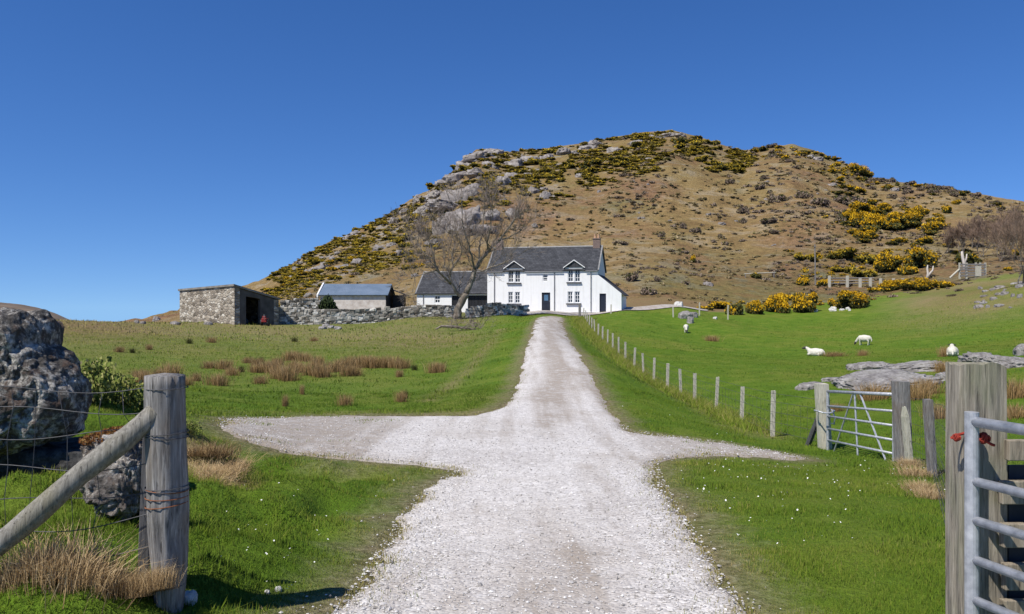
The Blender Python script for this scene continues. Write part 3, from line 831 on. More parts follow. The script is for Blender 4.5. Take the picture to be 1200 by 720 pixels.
def roof_slab(mb, x0, x1, ya, za, yb, zb, t=.10):
    """one roof slope from eaves (ya, za) to ridge (yb, zb)"""
    d = Vector((0, yb - ya, zb - za)).normalized(); nrm_ = Vector((0, -d.z, d.y))
    if nrm_.z < 0: nrm_ = -nrm_
    nrm_ *= t
    poly = [(x0, ya, za), (x0, yb, zb), (x0, yb + nrm_.y * 0, zb + t / max(.3, abs(d.y))), (x0, ya + nrm_.y, za + nrm_.z)]
    mb.prism(poly, (x1 - x0, 0, 0))

def chimney(parent, x, y, z0, h, mat=None):
    mb = MB(); h *= .88; mb.box((x, y, z0 + h / 2), (.74, .55, h)); mb.box((x, y, z0 + h + .05), (.84, .65, .10))
    c = mb.build('chimney', mat or M['brick'], parent)
    for dx in (-.18, .18):
        p = MB(); p.tube([(x + dx, y, z0 + h + .12), (x + dx, y, z0 + h + .35), (x + dx, y, z0 + h + .55)], [.13, .105, .12], 10); p.build('chimney_pot', M['pot'], c)
    return c

# ---------------- farmhouse
uR = hu(700.5); W_ = uR
house = thing('farmhouse', 'white two storey farmhouse with slate roof and two dormers at the end of the drive', 'house', (HO.x, HO.y, HB), -TH)
def U(px): return hu(px)
def Zz(py, u): return hz(py, u) - HB
EH = 4.25; RH = 6.85; DEP = 6.0
def op(pxa, pxb, pya, pyb):
    a, b_ = U(pxa), U(pxb); m_ = (a + b_) / 2
    return [a, b_, Zz(pyb, m_), Zz(pya, m_)]
pairs = {'ul': (op(595.5, 601.8, 317, 331.2), op(603.4, 609.8, 317, 331.2)), 'ur': (op(665.5, 671.8, 316, 330.4), op(673.4, 680, 316, 330.4)),
         'll': (op(595.5, 601.2, 342.2, 355.5), op(603.4, 609.4, 342.2, 355.5)), 'lr': (op(665.2, 671.2, 341.8, 355.2), op(673.4, 679.6, 341.8, 355.2))}
mid = op(636, 642, 321.2, 329.8); door = op(634.8, 644.8, 343, 361.5); door[2] = .16
wl = MB()
lower = [*pairs['ll'], *pairs['lr'], door, mid]
dorm = []
for key, (pa, pb) in (('ul', (592.5, 613)), ('ur', (662.5, 683.5))):
    dorm.append((U(pa), U(pb)))
zt = pairs['ul'][0][3] + .12
# main front wall up to the eaves; upper windows cut through it
ups = [[o[0], o[1], o[2], o[3]] for k in ('ul', 'ur') for o in pairs[k]]
wall_grid(wl, W_, EH, .5, lower + [[o[0], o[1], o[2], min(o[3], EH)] for o in ups if o[2] < EH])
for (a, b_), key in zip(dorm, ('ul', 'ur')):
    top = pairs[key][0][3] + .22
    sub = MB(); wall_grid(sub, b_ - a, top, .5, [[o[0], o[1], EH, o[3]] for o in pairs[key]], z0=EH, x0=a)
    wl.add(sub.v, sub.f)
wl.box((W_ / 2, DEP - .25, EH / 2), (W_ - 1.0, .5, EH))
gable_wall(wl, .5, DEP - .002, 0, EH + .35, RH - .12, 0.0, .5); gable_wall(wl, .5, DEP - .002, 0, EH + .35, RH - .12, W_ - .5, .5)
wl.box((W_ / 2, 3, .02), (W_ - 1.02, DEP - 1.02, .04))
wl.build('wall', M['white'], house)
rf = MB()
roof_slab(rf, -.12, W_ + .12, -.13, EH - .0, DEP / 2, RH); roof_slab(rf, -.12, W_ + .12, DEP + .13, EH - .0, DEP / 2, RH)
roof = rf.build('roof', M['slate'], house)
rg = MB(); rg.tube([(-.13, DEP / 2, RH + .12), (W_ + .13, DEP / 2, RH + .12)], .10, 8); rg.build('ridge_tiles', M['ridge'], roof)
for x in (-.12, W_ + .02):   # gable skews
    for s in (-1, 1):
        sk_ = MB()
        ya = DEP / 2 + s * (DEP / 2 + .2)
        sk_.prism([(x, ya, EH + .05), (x, DEP / 2, RH + .13), (x, DEP / 2, RH + .19), (x, ya, EH + .12)], (.14, 0, 0)); sk_.build('skew', M['skew'], roof)
chimney(roof, .55, DEP / 2, RH - .15, 1.05); chimney(roof, W_ - .5, DEP / 2, RH - .15, 1.15)
# dormer gablets
for (a, b_), key in zip(dorm, ('ul', 'ur')):
    top = pairs[key][0][3] + .22; c = (a + b_) / 2; ap = top + .68
    back = lambda z: (z - EH + .06) / (RH - EH) * (DEP / 2 + .22) - .22
    g = MB()
    for s in (-1, 1):
        e = c + s * ((b_ - a) / 2 + .16)
        ze = top - .06
        yb_r = back(ap) + .3; yb_e = back(ze) + .3
        th_ = .08
        g.add([(e, -.16, ze), (c, -.16, ap), (c, yb_r, ap), (e, yb_e, ze), (e, -.16, ze + th_), (c, -.16, ap + th_), (c, yb_r, ap + th_), (e, yb_e, ze + th_)],
              [(0, 1, 2, 3), (4, 7, 6, 5), (0, 4, 5, 1), (1, 5, 6, 2), (2, 6, 7, 3), (3, 7, 4, 0)])
    gr = g.build('dormer_roof', M['slate'], house)
    b = MB()
    for s in (-1, 1):
        e = c + s * ((b_ - a) / 2 + .2)
        b.add([(e, -.2, top - .10), (c, -.2, ap + .01), (c, -.2, ap + .10), (e, -.2, top + .0), (e, -.162, top - .10), (c, -.162, ap + .01), (c, -.162, ap + .10), (e, -.162, top + .0)],
              [(0, 1, 2, 3), (4, 7, 6, 5), (0, 4, 5, 1), (1, 5, 6, 2), (2, 6, 7, 3), (3, 7, 4, 0)])
    b.build('bargeboard', M['frame'], gr)
    tr_ = MB(); tr_.prism([(a - .02, -.06, top), (b_ + .02, -.06, top), (c, -.06, ap - .02)], (0, .2, 0)); tr_.build('slate_cheek', M['slate'], gr)
    for k in range(2): sash_window(house, *pairs[key][k])
    s_ = MB(); s_.box((c - .02, -.06, pairs[key][0][2] - .10), (1.55, .22, .13)); s_.build('sill', M['sill'], house, bevel=.01)
for key in ('ll', 'lr'):
    for k in range(2): sash_window(house, *pairs[key][k])
    c = (pairs[key][0][0] + pairs[key][1][1]) / 2
    s_ = MB(); s_.box((c, -.06, pairs[key][0][2] - .10), (1.55, .22, .13)); s_.build('sill', M['sill'], house, bevel=.01)
sash_window(house, *mid, cols=1, rows=4)
d_ = MB(); xa, xb, za, zb = door
d_.box(((xa + xb) / 2, .14, (za + zb) / 2 - .1), (xb - xa, .06, zb - za - .2)); d_.box(((xa + xb) / 2, .14, zb - .09), (xb - xa, .07, .18))
for k in (0, 1): d_.box(((xa + xb) / 2 + (.2 if k else -.2), .10, za + .45), (.28, .03, .6))
dr = d_.build('door', M['door'], house)
g = MB(); g.box(((xa + xb) / 2, .104, za + 1.35), (.42, .02, .6)); tag(g.build('door_pane', simple('blue reflecting glass', [(.3, (.06, .12, .2)), (.7, (.10, .18, .28))], 1, rough=.1, bstr=0, spec=.6), dr))
hd = MB(); hd.tube([(xb - .1, .10, za + 1.0), (xb - .1, .05, za + 1.0)], .03, 8); hd.build('handle', M['galv'], dr)
st = MB(); st.box(((xa + xb) / 2, -.28, .08), (xb - xa + .5, .55, .16)); st.box(((xa + xb) / 2, -.62, .03), (xb - xa + .9, .5, .10)); st.build('doorstep', M['stepstone'], house, bevel=.015)
for p in (579.5, 649.8, 692.5):
    u_ = U(p); pm = MB(); pm.tube([(u_, -.06, EH - .14), (u_, -.06, .1)], .045, 8)
    for z in (1, 2.4, 3.6): pm.tube([(u_, -.06, z), (u_, -.06, z + .06)], .058, 8)
    pm.build('downpipe', M['pipe'], house)
gt = MB()
edges_ = [0, dorm[0][0] - .25, dorm[0][1] + .25, dorm[1][0] - .25, dorm[1][1] + .25, W_]
for k in (0, 2, 4): gt.tube([(edges_[k], -.2, EH - .03), (edges_[k + 1], -.2, EH - .03)], .05, 8)
gt.build('gutter', M['pipe'], house)
# lean-to with sloping roof on the right
uL = hu(728.2) - W_; zl = Zz(344.2, W_ + 2); zh = Zz(322, W_)
ld_ = op(702.5, 710.2, 344.2, 362); ld_[2] = .12
lt = MB()
x0, x1 = W_ + .002, W_ + uL
lt.prism([(x0, .0, 0), (ld_[0], .0, 0), (ld_[0], .0, zh - (ld_[0] - x0) / uL * (zh - zl)), (x0, .0, zh)], (0, .35, 0))
lt.prism([(ld_[1], .0, 0), (x1, .0, 0), (x1, .0, zl), (ld_[1], .0, zh - (ld_[1] - x0) / uL * (zh - zl))], (0, .35, 0))
lt.prism([(ld_[0], .0, ld_[3]), (ld_[1], .0, ld_[3]), (ld_[1], .0, zh - (ld_[1] - x0) / uL * (zh - zl)), (ld_[0], .0, zh - (ld_[0] - x0) / uL * (zh - zl))], (0, .35, 0))
lt.box((x1 - .175, 2.7, zl / 2 - .02), (.35, 4.69, zl - .04)); lt.box(((x0 + x1) / 2, 4.9, zl / 2 - .02), (uL - .72, .3, zl - .04))
lw = lt.build('lean_to', M['white'], house)
lr_ = MB(); lr_.prism([(x0 + .02, .352, zh - .05), (x1 + .25, .352, zl - .22), (x1 + .25, .352, zl - .12), (x0 + .02, .352, zh + .05)], (0, 4.9, 0)); lr_.build('lean_to_roof', M['slate'], lw)
dd = MB(); dd.box(((ld_[0] + ld_[1]) / 2, .16, (ld_[2] + ld_[3]) / 2), (ld_[1] - ld_[0], .06, ld_[3] - ld_[2]))
for k in (-1, 0, 1): dd.box(((ld_[0] + ld_[1]) / 2 + k * .24, .125, (ld_[2] + ld_[3]) / 2), (.02, .02, ld_[3] - ld_[2] - .1))
dd.build('lean_to_door', M['door'], lw)

# ---------------- low annexe on the left of the house
ua = hu(487); AL = -ua - .01
annex = thing('cottage_annexe', 'low white annexe with slate roof, left of the farmhouse behind the bare tree', 'annexe', tuple(HO + HU * ua + HV * .35 + Vector((0, 0, HB - .1))), -TH)
def au(px): return hu(px) - ua
AE = hz(345, ua) - HB + .12; AR = AE + 2.35; AD = 5.0
o1 = [au(508), au(514.5), AE - .98, AE - .16]; o2 = [au(528), au(537), 0.02, AE - .18]; o3 = [au(547), au(570), .02, AE - .16]
an = MB(); wall_grid(an, AL, AE, .45, [o1, o2, o3])
an.box((AL / 2, AD - .2, AE / 2), (AL - .9, .4, AE)); gable_wall(an, .45, AD - .002, 0, AE + .3, AR - .1, 0, .45); gable_wall(an, .45, AD - .002, 0, AE + .3, AR - .1, AL - .45, .45)
an.build('wall', M['white'], annex)
ar = MB(); roof_slab(ar, -.1, AL - .02, -.2, AE - .05, AD / 2, AR); roof_slab(ar, -.1, AL - .02, AD + .2, AE - .05, AD / 2, AR); aro = ar.build('roof', M['slate'], annex)
for s in (-1, 1):
    s_ = MB(); ya = AD / 2 + s * (AD / 2 + .2); s_.prism([(-.16, ya, AE), (-.16, AD / 2, AR + .1), (-.16, AD / 2, AR + .22), (-.16, ya, AE + .12)], (.16, 0, 0)); s_.build('skew', M['skew'], aro)
r_ = MB(); r_.tube([(-.1, AD / 2, AR + .13), (AL - .05, AD / 2, AR + .13)], .09, 8); r_.build('ridge_tiles', M['ridge'], aro)
sash_window(annex, *o1, cols=2, rows=2)
w2 = MB(); w2.box(((o2[0] + o2[1]) / 2, .2, (o2[2] + o2[3]) / 2), (o2[1] - o2[0], .06, o2[3] - o2[2])); w2.build('door', M['black'], annex)
w3 = MB()
n_ = 6; wd_ = (o3[1] - o3[0]) / n_
for k in range(n_): w3.box((o3[0] + wd_ * (k + .5), .2, (o3[2] + o3[3]) / 2), (wd_ - .02, .06, o3[3] - o3[2]))
w3.build('shed_door', M['black'], annex)
p_ = MB(); p_.tube([(au(495), -.06, AE - .1), (au(495), -.06, .05)], .045, 8); p_.build('downpipe', M['pipe'], annex)

# ---------------- barn with blue grey sheet roof
bx0 = (375 - 600) / F * 88; bx1 = (452 - 600) / F * 88; BL = bx1 - bx0
bz = .55
barn = thing('barn', 'pinkish barn with blue-grey sheet roof and black gable behind the dry stone wall', 'barn', (bx0, 88, bz))
BE = at(0, 345.5, 88).z - bz; BR = at(0, 334, 90.6).z - bz; BD = 5.2
b = MB(); b.box((BL / 2, .2, BE / 2), (BL, .4, BE)); b.box((BL / 2, BD - .2, BE / 2), (BL, .4, BE)); gable_wall(b, .4, BD - .4, 0, BE, BR - .3, 0, .4); b.build('wall', M['harl'], barn)
g = MB(); gable_wall(g, .02, BD - .02, .02, BE - .02, BR - .08, BL - .02, .1)
for k in range(1, 10): g.box((BL + .09, BD * k / 10, BE / 2), (.03, .05, BE - .1))
tag(g.build('gable_end', M['black'], barn), 'black boarded gable end')
r_ = MB(); roof_slab(r_, -.15, BL + .3, -.25, BE - .12, BD / 2, BR); roof_slab(r_, -.15, BL + .3, BD + .25, BE - .12, BD / 2, BR); br = r_.build('roof', M['sheetroof'], barn)
for s in (-1, 1):
    s_ = MB(); ya = BD / 2 + s * (BD / 2 + .28); s_.prism([(-.32, ya, BE - .3), (-.32, BD / 2, BR - .05), (-.32, BD / 2, BR + .26), (-.32, ya, BE + .02)], (.16, 0, 0)); s_.build('bargeboard', M['frame'], br)
l_ = MB(); l_.box((BL + .95, BD - 1.0, BE * .5), (1.3, 1.8, BE * 1.0)); l_.prism([(BL + .3, BD - 2.0, BE + .55), (BL + 1.7, BD - 2.0, BE + .02), (BL + 1.7, BD - 2.0, BE + .1), (BL + .3, BD - 2.0, BE + .63)], (0, 2.0, 0)); l_.build('lean_to', M['black'], barn)

# ---------------- stone shed at the left, mono-pitch roof
ca = Vector((-22.4, 62.0)); cb = Vector((-29.6, 68.4)); dl = (cb - ca).normalized(); dr_ = Vector((-dl.y, dl.x)) * -1
if dr_.y < 0: dr_ = -dr_
L1 = (cb - ca).length; L2_ = 4.0
shed_z = -.25
shed = thing('stone_shed', 'rubble stone shed with sloping roof and dark doorway at the left of the wall', 'shed', (ca.x, ca.y, shed_z))
def SP(a, b_, z): p = dl * a + dr_ * b_; return Vector((p.x, p.y, z))
zf = at(0, 332.5, 62).z - shed_z; zfl = at(0, 338.5, 68.4).z - shed_z; zb_ = at(0, 348.5, 65).z - shed_z
def slab(mb, pts_, ext): mb.prism(pts_, ext)
t_ = .45
w_ = MB(); w_.prism([SP(0, 0, -.4), SP(L1, 0, -.4), SP(L1, 0, zfl - .22), SP(0, 0, zf - .22)], SP(0, t_, 0) )
w_.prism([SP(0, L2_ - t_, -.4), SP(L1, L2_ - t_, -.4), SP(L1, L2_ - t_, zb_ - .2), SP(0, L2_ - t_, zb_ - .2)], SP(0, t_, 0))
w_.prism([SP(L1 - t_, t_, -.4), SP(L1 - t_, L2_ - t_, -.4), SP(L1 - t_, L2_ - t_, zb_ - .25), SP(L1 - t_, t_, zfl - .28)], SP(t_ - .01, 0, 0))
w_.build('wall', M['rubble'], shed)
zr = lambda b_: zf + (zb_ - zf) * b_ / L2_
e_ = MB()
e_.prism([SP(0, t_, -.4), SP(0, 1.0, -.4), SP(0, 1.0, zr(1.0) - .27), SP(0, t_, zr(t_) - .27)], SP(.35, 0, 0))
e_.prism([SP(0, 2.3, -.4), SP(0, L2_ - t_, -.4), SP(0, L2_ - t_, zr(L2_ - t_) - .27), SP(0, 2.3, zr(2.3) - .27)], SP(.35, 0, 0))
e_.prism([SP(0, 1.0, zr(1) - .75), SP(0, 2.3, zr(2.3) - .6), SP(0, 2.3, zr(2.3) - .27), SP(0, 1.0, zr(1.0) - .27)], SP(.35, 0, 0))
tag(e_.build('end_wall', M['endwall'], shed), 'grey rendered end wall with a tall doorway')
r_ = MB(); r_.prism([SP(-.12, -.12, zf - .2), SP(-.12, L2_ + .1, zb_ - .22), SP(-.12, L2_ + .1, zb_ - .08), SP(-.12, -.12, zf - .04)], SP(L1 + .2, 0, 0) + Vector((0, 0, zfl - zf))); r_.build('roof', M['concrete'], shed)
# red implement in the doorway
tc = at(310.5, 377, 62.9); tc.z = gz1(tc.x, tc.y)
trc = thing('red_implement', 'small red farm implement parked at the dark end of the stone shed', 'implement', tuple(tc))
trc.scale = (.75, .75, .75)
a_ = MB(); a_.box((0, 0, .62), (.55, .8, .45)); a_.box((0, -.25, .95), (.35, .3, .25)); a_.build('body', M['red'], trc, bevel=.04)
for dx in (-.36, .36):
    a_ = MB(); a_.tube([(dx - .07, 0, .36), (dx + .07, 0, .36)], .36, 14); a_.build('wheel', M['black'], trc)
a_ = MB(); a_.tube([(.1, -.35, .6), (.1, -.6, 1.0), (.1, -.62, 1.25)], .03, 6); a_.build('lever', M['galv'], trc)

# ---------------- dry stone walls built of single stones
def stone_wall(name, label, line, hs, seed, thick=.65):
    rnd = random.Random(seed)
    o0 = line[0]; mb = MB()
    Ls = [(line[i + 1] - line[i]).length for i in range(len(line) - 1)]; tot = sum(Ls)
    def pos(s):
        for i, L in enumerate(Ls):
            if s <= L or i == len(Ls) - 1:
                p = line[i].lerp(line[i + 1], s / L); return p, (line[i + 1] - line[i]).normalized()
            s -= L
    z_row = -.25; core = []
    row = 0
    while True:
        hrow = rnd.uniform(.15, .26); s = rnd.uniform(-.2, 0); any_ = False
        while s < tot:
            w0 = rnd.uniform(.2, .55)
            p, d = pos(max(0, min(tot, s + w0 / 2)))
            f = max(0, min(1, (s + w0 / 2) / tot)); Ht = np.interp(f, np.linspace(0, 1, len(hs)), hs) + rnd.uniform(-.03, .03)
            if z_row + hrow * .6 < Ht:
                any_ = True
                nn = Vector((-d.y, d.x, 0)); g = h1(p.x, p.y)
                for side in (-1, 1):
                    c = Vector((p.x, p.y, g + z_row + hrow / 2)) + nn * side * (thick / 2 - .16 + rnd.uniform(-.04, .04) - .05 * z_row)
                    rot = Matrix.Rotation(math.atan2(d.y, d.x) + rnd.uniform(-.15, .15), 3, 'Z') @ Matrix.Rotation(rnd.uniform(-.12, .12), 3, 'Y')
                    k = len(mb.v); mb.box(c - o0, (w0 * 1.0, .34, hrow * 1.02), rot, jit=.045)
            s += w0 * .97
        z_row += hrow * .95; row += 1
        if not any_ or row > 16: break
    o = mb.build(name, M['wallstone'], None, bevel=.035, loc=o0)
    return tag(o, label, 'wall', None)
def wl_pt(px, d): v = at(px, 0, d); return Vector((v.x, v.y, h1(v.x, v.y)))
stone_wall('dry_stone_wall', 'long dry stone wall from the stone shed to the bare tree, in front of the barn', [wl_pt(315, 66), wl_pt(380, 67), wl_pt(460, 69.3), wl_pt(533, 71)], [1.5, 1.3, 1.18, 1.0], 3)
stone_wall('dry_stone_wall', 'short dry stone wall between the bare tree and the drive, in front of the farmhouse', [wl_pt(547, 71.5), wl_pt(585, 72), wl_pt(617, 72.4)], [.8, 1.15, 1.05, .95], 5)
stone_wall('tumbled_stone_wall', 'low tumbled stone wall seen above the long wall, beside the evergreen bush', [wl_pt(330, 73), wl_pt(372, 74)], [1.95, 2.05], 9)

# ================================================================ FIELD FURNITURE, NEAR GATEWAY
# left round gate post
lp = at(195, 440, 3.75); lb = at(197, 742, 3.75); lb.z = gz1(lb.x, lb.y) - .08
post = thing('gate_post', 'thick round weathered gate post on the left of the drive, braced by a slanting pole', 'gate post', tuple(lb))
top = lp - lb
mb = MB(); n_ = 26; axis = []; rad = []
for i in range(n_ + 1):
    f = i / n_; axis.append(top * f + Vector((.008 * math.sin(f * 5), 0, 0))); rad.append(.058 + .036 * min(1, f / .42) - .003 * max(0, f - .5))
rad[0] = .058
vs = []; fs = []; NN = 40
for i, (c, r_) in enumerate(zip(axis, rad)):
    for k in range(NN):
        a = 2 * math.pi * k / NN
        g = mnoise.noise(Vector((math.cos(a) * 5, math.sin(a) * 5, i * .05))) * .010 + mnoise.noise(Vector((math.cos(a) * 14, math.sin(a) * 14, i * .12))) * .006
        # eroded hollow on the right lower side
        hol = max(0, 1 - abs(i / n_ - .36) / .12) * max(0, math.cos(a + .6)) ** 3 * .022
        vs.append(c + Vector((math.cos(a), math.sin(a), 0)) * (r_ + g - hol))
for i in range(n_):
    for k in range(NN): fs.append((i * NN + k, i * NN + (k + 1) % NN, (i + 1) * NN + (k + 1) % NN, (i + 1) * NN + k))
tc = len(vs); vs.append(axis[-1] + Vector((0, 0, .012)))
e = n_ * NN
for k in range(NN): fs.append((e + k, e + (k + 1) % NN, tc))
mb.add(vs, fs); mb.build('post_shaft', M['wood'], post, smooth=True)
def ring(mb, c, r_, wr, tilt=0, n=24):
    mb.tube([c + Vector((math.cos(2 * math.pi * k / n) * r_, math.sin(2 * math.pi * k / n) * r_, tilt * math.cos(2 * math.pi * k / n))) for k in range(n + 1)], wr, 5, caps=False)
for pyy, tl in ((455, .002), (508, .004), (512, -.006), (572, .003), (575, -.004), (690, .003)):
    f = (735 - pyy) / (735 - 440); i = f * n_; r_ = np.interp(i, range(n_ + 1), rad); mb = MB(); ring(mb, top * f, r_ + .006, .0022, tl); mb.build('wire_wrap', M['wire'], post)
mb = MB()
for k in range(3):
    f = (735 - 575 - k * 9) / 295; i = f * n_; r_ = np.interp(i, range(n_ + 1), rad); ring(mb, top * f, r_ + .005, .0025, .01 * (k - 1))
tag(mb.build('rusty_wire_wrap', M['rust'], post), 'rusty wire wound round the post')
# slanting brace pole
a = at(184, 482, 3.70); b_ = at(-70, 696, 3.45)
b_.z = max(b_.z, gz1(b_.x, b_.y) - .03)
pole = thing('brace_pole', 'round grey pole slanting down leftwards from the thick round gate post', 'pole', tuple(b_))
dv = a - b_; N_ = 14
mb = MB(); mb.tube([dv * (i / N_) + Vector((0, 0, .006 * math.sin(i * .9))) for i in range(N_ + 1)], [.052 + .003 * math.sin(i * 1.3) for i in range(N_ + 1)], 18); 
po = mb.build('pole_shaft', None or wood_mat('grey pole wood', [(.10, .092, .078), (.23, .215, .185), (.38, .36, .32)], (.20, .18, .11), .5), pole, smooth=True)
# thin dark stake behind the post
s0 = at(166, 645, 3.95); s0.z = gz1(s0.x, s0.y) - .05
stk = thing('fence_stake', 'thin dark flat stake standing just behind the thick round gate post', 'stake', tuple(s0))
mb = MB(); t0 = at(174.5, 478, 3.95) - s0
mb.prism([(-.028, 0, 0), (.028, 0, 0), (.03, 0.02, 0), (-.028, .02, 0)], t0); mb.build('stake_shaft', M['wood_dark'], stk, bevel=.004)
# netting from the post to the left
wf = thing('wire_netting', 'square wire netting running left from the round gate post past the boulder', 'wire fence', (lb.x, lb.y, 0))
mb = MB(); x1_ = -5.2
rows_y = [(452, 447), (478, 470), (506, 500), (540, 545), (572, 590), (602, 628), (640, 668), (690, 715)]
def npt(f, ry):
    X = lb.x + (x1_ - lb.x) * f; Y = 3.72 - .35 * f
    za = EYE + (360 - ry[0]) / F * 3.72; zb2 = EYE + (360 - ry[1]) / F * 3.6
    z = za + (zb2 - za) * min(f / .4, 1.6) - .03 * math.sin(f * 9) - .02 * math.sin(f * 23 + ry[0])
    return Vector((X - lb.x, Y - lb.y + .02 * math.sin(f * 15 + ry[0] * .1), z))
NF = 50
for ry in rows_y: mb.tube([npt(i / NF, ry) for i in range(NF + 1)], .0022, 4, caps=False)
mb.build('line_wire', M['wire'], wf)
mb = MB()
for j in range(1, 24):
    f = j / 24 + random.uniform(-.006, .006); sl = random.uniform(-.012, .012)
    mb.tube([npt(f + sl * (k - 3) * .6 + random.uniform(-.002, .002), ry) for k, ry in enumerate(rows_y)], .0018, 4, caps=False)
mb.build('stay_wire', M['wire'], wf)

# right square gate post, steel gate, board fence
rp = Vector((1.895, 3.14, 0)); rp.z = gz1(rp.x, rp.y) - .05
gpost = thing('gate_post', 'square lichened timber gate post on the right of the drive, holding the open steel gate', 'gate post', tuple(rp))
hp = at(0, 428, 3.1).z - rp.z
mb = MB(); bmv = []
NS = 16
prof = []
hw, hd_ = .088, .07
ring_pts = []
for k in range(40):
    a = 2 * math.pi * k / 40; c_, s_ = math.cos(a), math.sin(a); q = max(abs(c_), abs(s_)); ring_pts.append((c_ / q * hw * (1 - .04 * (abs(c_ * s_) > .42)), s_ / q * hd_ * (1 - .04 * (abs(c_ * s_) > .42))))
vs = []; fs = []
for i in range(NS + 1):
    z = hp * i / NS
    for k, (x, y) in enumerate(ring_pts):
        g = 1 + .05 * mnoise.noise(Vector((x * 30, y * 30, z * 2.0))); vs.append((x * g, y * g, z + (.018 * mnoise.noise(Vector((x * 20, y * 20, 3))) if i == NS else 0)))
for i in range(NS):
    for k in range(40): fs.append((i * 40 + k, i * 40 + (k + 1) % 40, (i + 1) * 40 + (k + 1) % 40, (i + 1) * 40 + k))
vs.append((0, 0, hp + .008)); e = NS * 40
for k in range(40): fs.append((e + k, e + (k + 1) % 40, len(vs) - 1))
mb.add(vs, fs); mb.build('post_shaft', M['wood_sleeper'], gpost)

g0 = Vector((1.79, 2.99, 0)); gdir = Vector((.294, -.956, 0)); GL = 3.0
g0.z = gz1(g0.x, g0.y)
gate = thing('steel_gate', 'open galvanised tubular steel gate in the right foreground, tied with red twine', 'gate', tuple(g0))
ztop = at(0, 489, 2.99).z - g0.z
rails = [at(0, p, 2.99).z - g0.z for p in (494, 563.5, 609, 655, 702)] + [.12]
mb = MB(); mb.tube([(0, 0, .06), (0, 0, ztop + .02)], .0255, 16); mb.build('stile', M['galv'], gate, smooth=False)
e2 = gdir * GL
mb = MB(); mb.tube([e2 + Vector((0, 0, .06)), e2 + Vector((0, 0, ztop + .02))], .029, 16); mb.build('stile', M['galv'], gate)
for i, z in enumerate(rails):
    mb = MB(); mb.tube([gdir * .0 + Vector((0, 0, z)), gdir * GL + Vector((0, 0, z))], .0205 if i == 0 else .018, 14); mb.build('rail', M['galv'], gate, smooth=True)
mb = MB(); mb.tube([gdir * 1.5 + Vector((0, 0, .12)), gdir * 1.5 + Vector((0, 0, rails[0]))], .02, 10); mb.build('upright', M['galv'], gate)
# twine knots
def knot(name, label, c, r_):
    o = thing(name, label, 'twine', tuple(c))
    mb = MB(); rnd = random.Random(3)
    prev = None
    for k in range(5):
        ax = Vector((rnd.gauss(0, 1), rnd.gauss(0, 1), rnd.gauss(0, 1))).normalized(); u = ax.orthogonal().normalized(); w = ax.cross(u)
        mb.tube([(u * math.cos(t * .55) + w * math.sin(t * .55)) * r_ * (1 + .15 * math.sin(t)) for t in range(12)], r_ * .32, 6)
    mb.build('knot', M['twine'], o, smooth=True)
    return o
kz = at(0, 513, 2.99).z
k1 = knot('twine_knot', 'knotted red twine on the inner side of the steel gate upright', g0 + Vector((.040, -.012, kz - g0.z)), .017)
mb = MB(); mb.tube([Vector((.055 * math.cos(t * .4), .055 * math.sin(t * .4) + .03, .01 * math.sin(t * .8))) - Vector((.045, 0, 0)) for t in range(8)], .006, 6); mb.build('loop', M['twine'], k1)
mb = MB(); mb.tube([(0, -.015, -.01), (.015, -.02, -.02), (.03, -.015, -.025)], .006, 6); mb.build('loose_end', M['twine'], k1)
knot('twine_knot', 'small red twine knot on the outer side of the steel gate upright', g0 + Vector((-.042, .03, kz - g0.z - .005)), .012)
# boards
bf = thing('board_fence', 'fence of old horizontal boards over a dark sheet, right of the square gate post', 'fence', (1.95, 3.03, rp.z + .05))
for (ya, yb2, xa_) in ((515, 539, 0), (562, 589, -.025), (613, 641, -.02), (659, 690, -.012), (703, 732, -.02), (750, 780, 0)):
    za = at(0, yb2, 3.03).z - rp.z - .05; zb2 = at(0, ya, 3.03).z - rp.z - .05
    mb = MB(); mb.box((1.2 + xa_, 0, (za + zb2) / 2), (2.4, .032, zb2 - za), Matrix.Rotation(random.uniform(-.006, .006), 3, 'Y')); mb.build('board', M['wood_board'], bf, bevel=.004)
mb = MB(); mb.box((1.2, .06, .5), (2.31, .012, .92)); mb.build('backing_sheet', M['sheet'], bf)
mb = MB(); mb.box((2.3, .12, .6), (.1, .1, 1.2)); mb.build('post', M['wood_sleeper'], bf)

# ---------------- small field gate right of the drive
def square_post(name, label, base, topv, w, mat, group=None, cat='post', rough=.05, point=False):
    o = thing(name, label, cat, tuple(base), 0, group); mb = MB(); tv = topv - base
    n = 5; vs = []
    N2 = 7
    for i in range(N2):
        f = i / (N2 - 1); c = tv * f; ww = w * (1 + rough * mnoise.noise(Vector((base.x * 3, base.y, i))))
        if point and i == N2 - 1: ww *= .45
        for dx, dy in ((-1, -1), (0, -1.06), (1, -1), (1.06, 0), (1, 1), (0, 1.06), (-1, 1), (-1.06, 0)):
            vs.append(c + Vector((dx * ww / 2, dy * ww / 2, (mnoise.noise(Vector((dx * 2, dy * 2, base.x))) * .02 if i == N2 - 1 else 0))))
    fs = [(i * 8 + k, i * 8 + (k + 1) % 8, (i + 1) * 8 + (k + 1) % 8, (i + 1) * 8 + k) for i in range(N2 - 1) for k in range(8)]
    fs.append(tuple((N2 - 1) * 8 + k for k in range(8)))
    mb.add(vs, fs); mb.build('post_shaft', mat, o)
    return o
p1b = at(967, 0, 13.5); p1b.z = gz1(p1b.x, p1b.y) - .05; p1t = at(962.5, 450, 13.5)
square_post('gate_post', 'pale timber post at the far end of the small field gate', p1b, p1t, .185, M['wood_pale'], cat='gate post')
p2b = at(1059, 0, 11.0); p2b.z = gz1(p2b.x, p2b.y) - .05; p2t = at(1055, 447, 11.0)
square_post('gate_post', 'timber post at the near end of the small field gate, pale stake leaning on it', p2b, p2t, .18, M['wood'], cat='gate post')
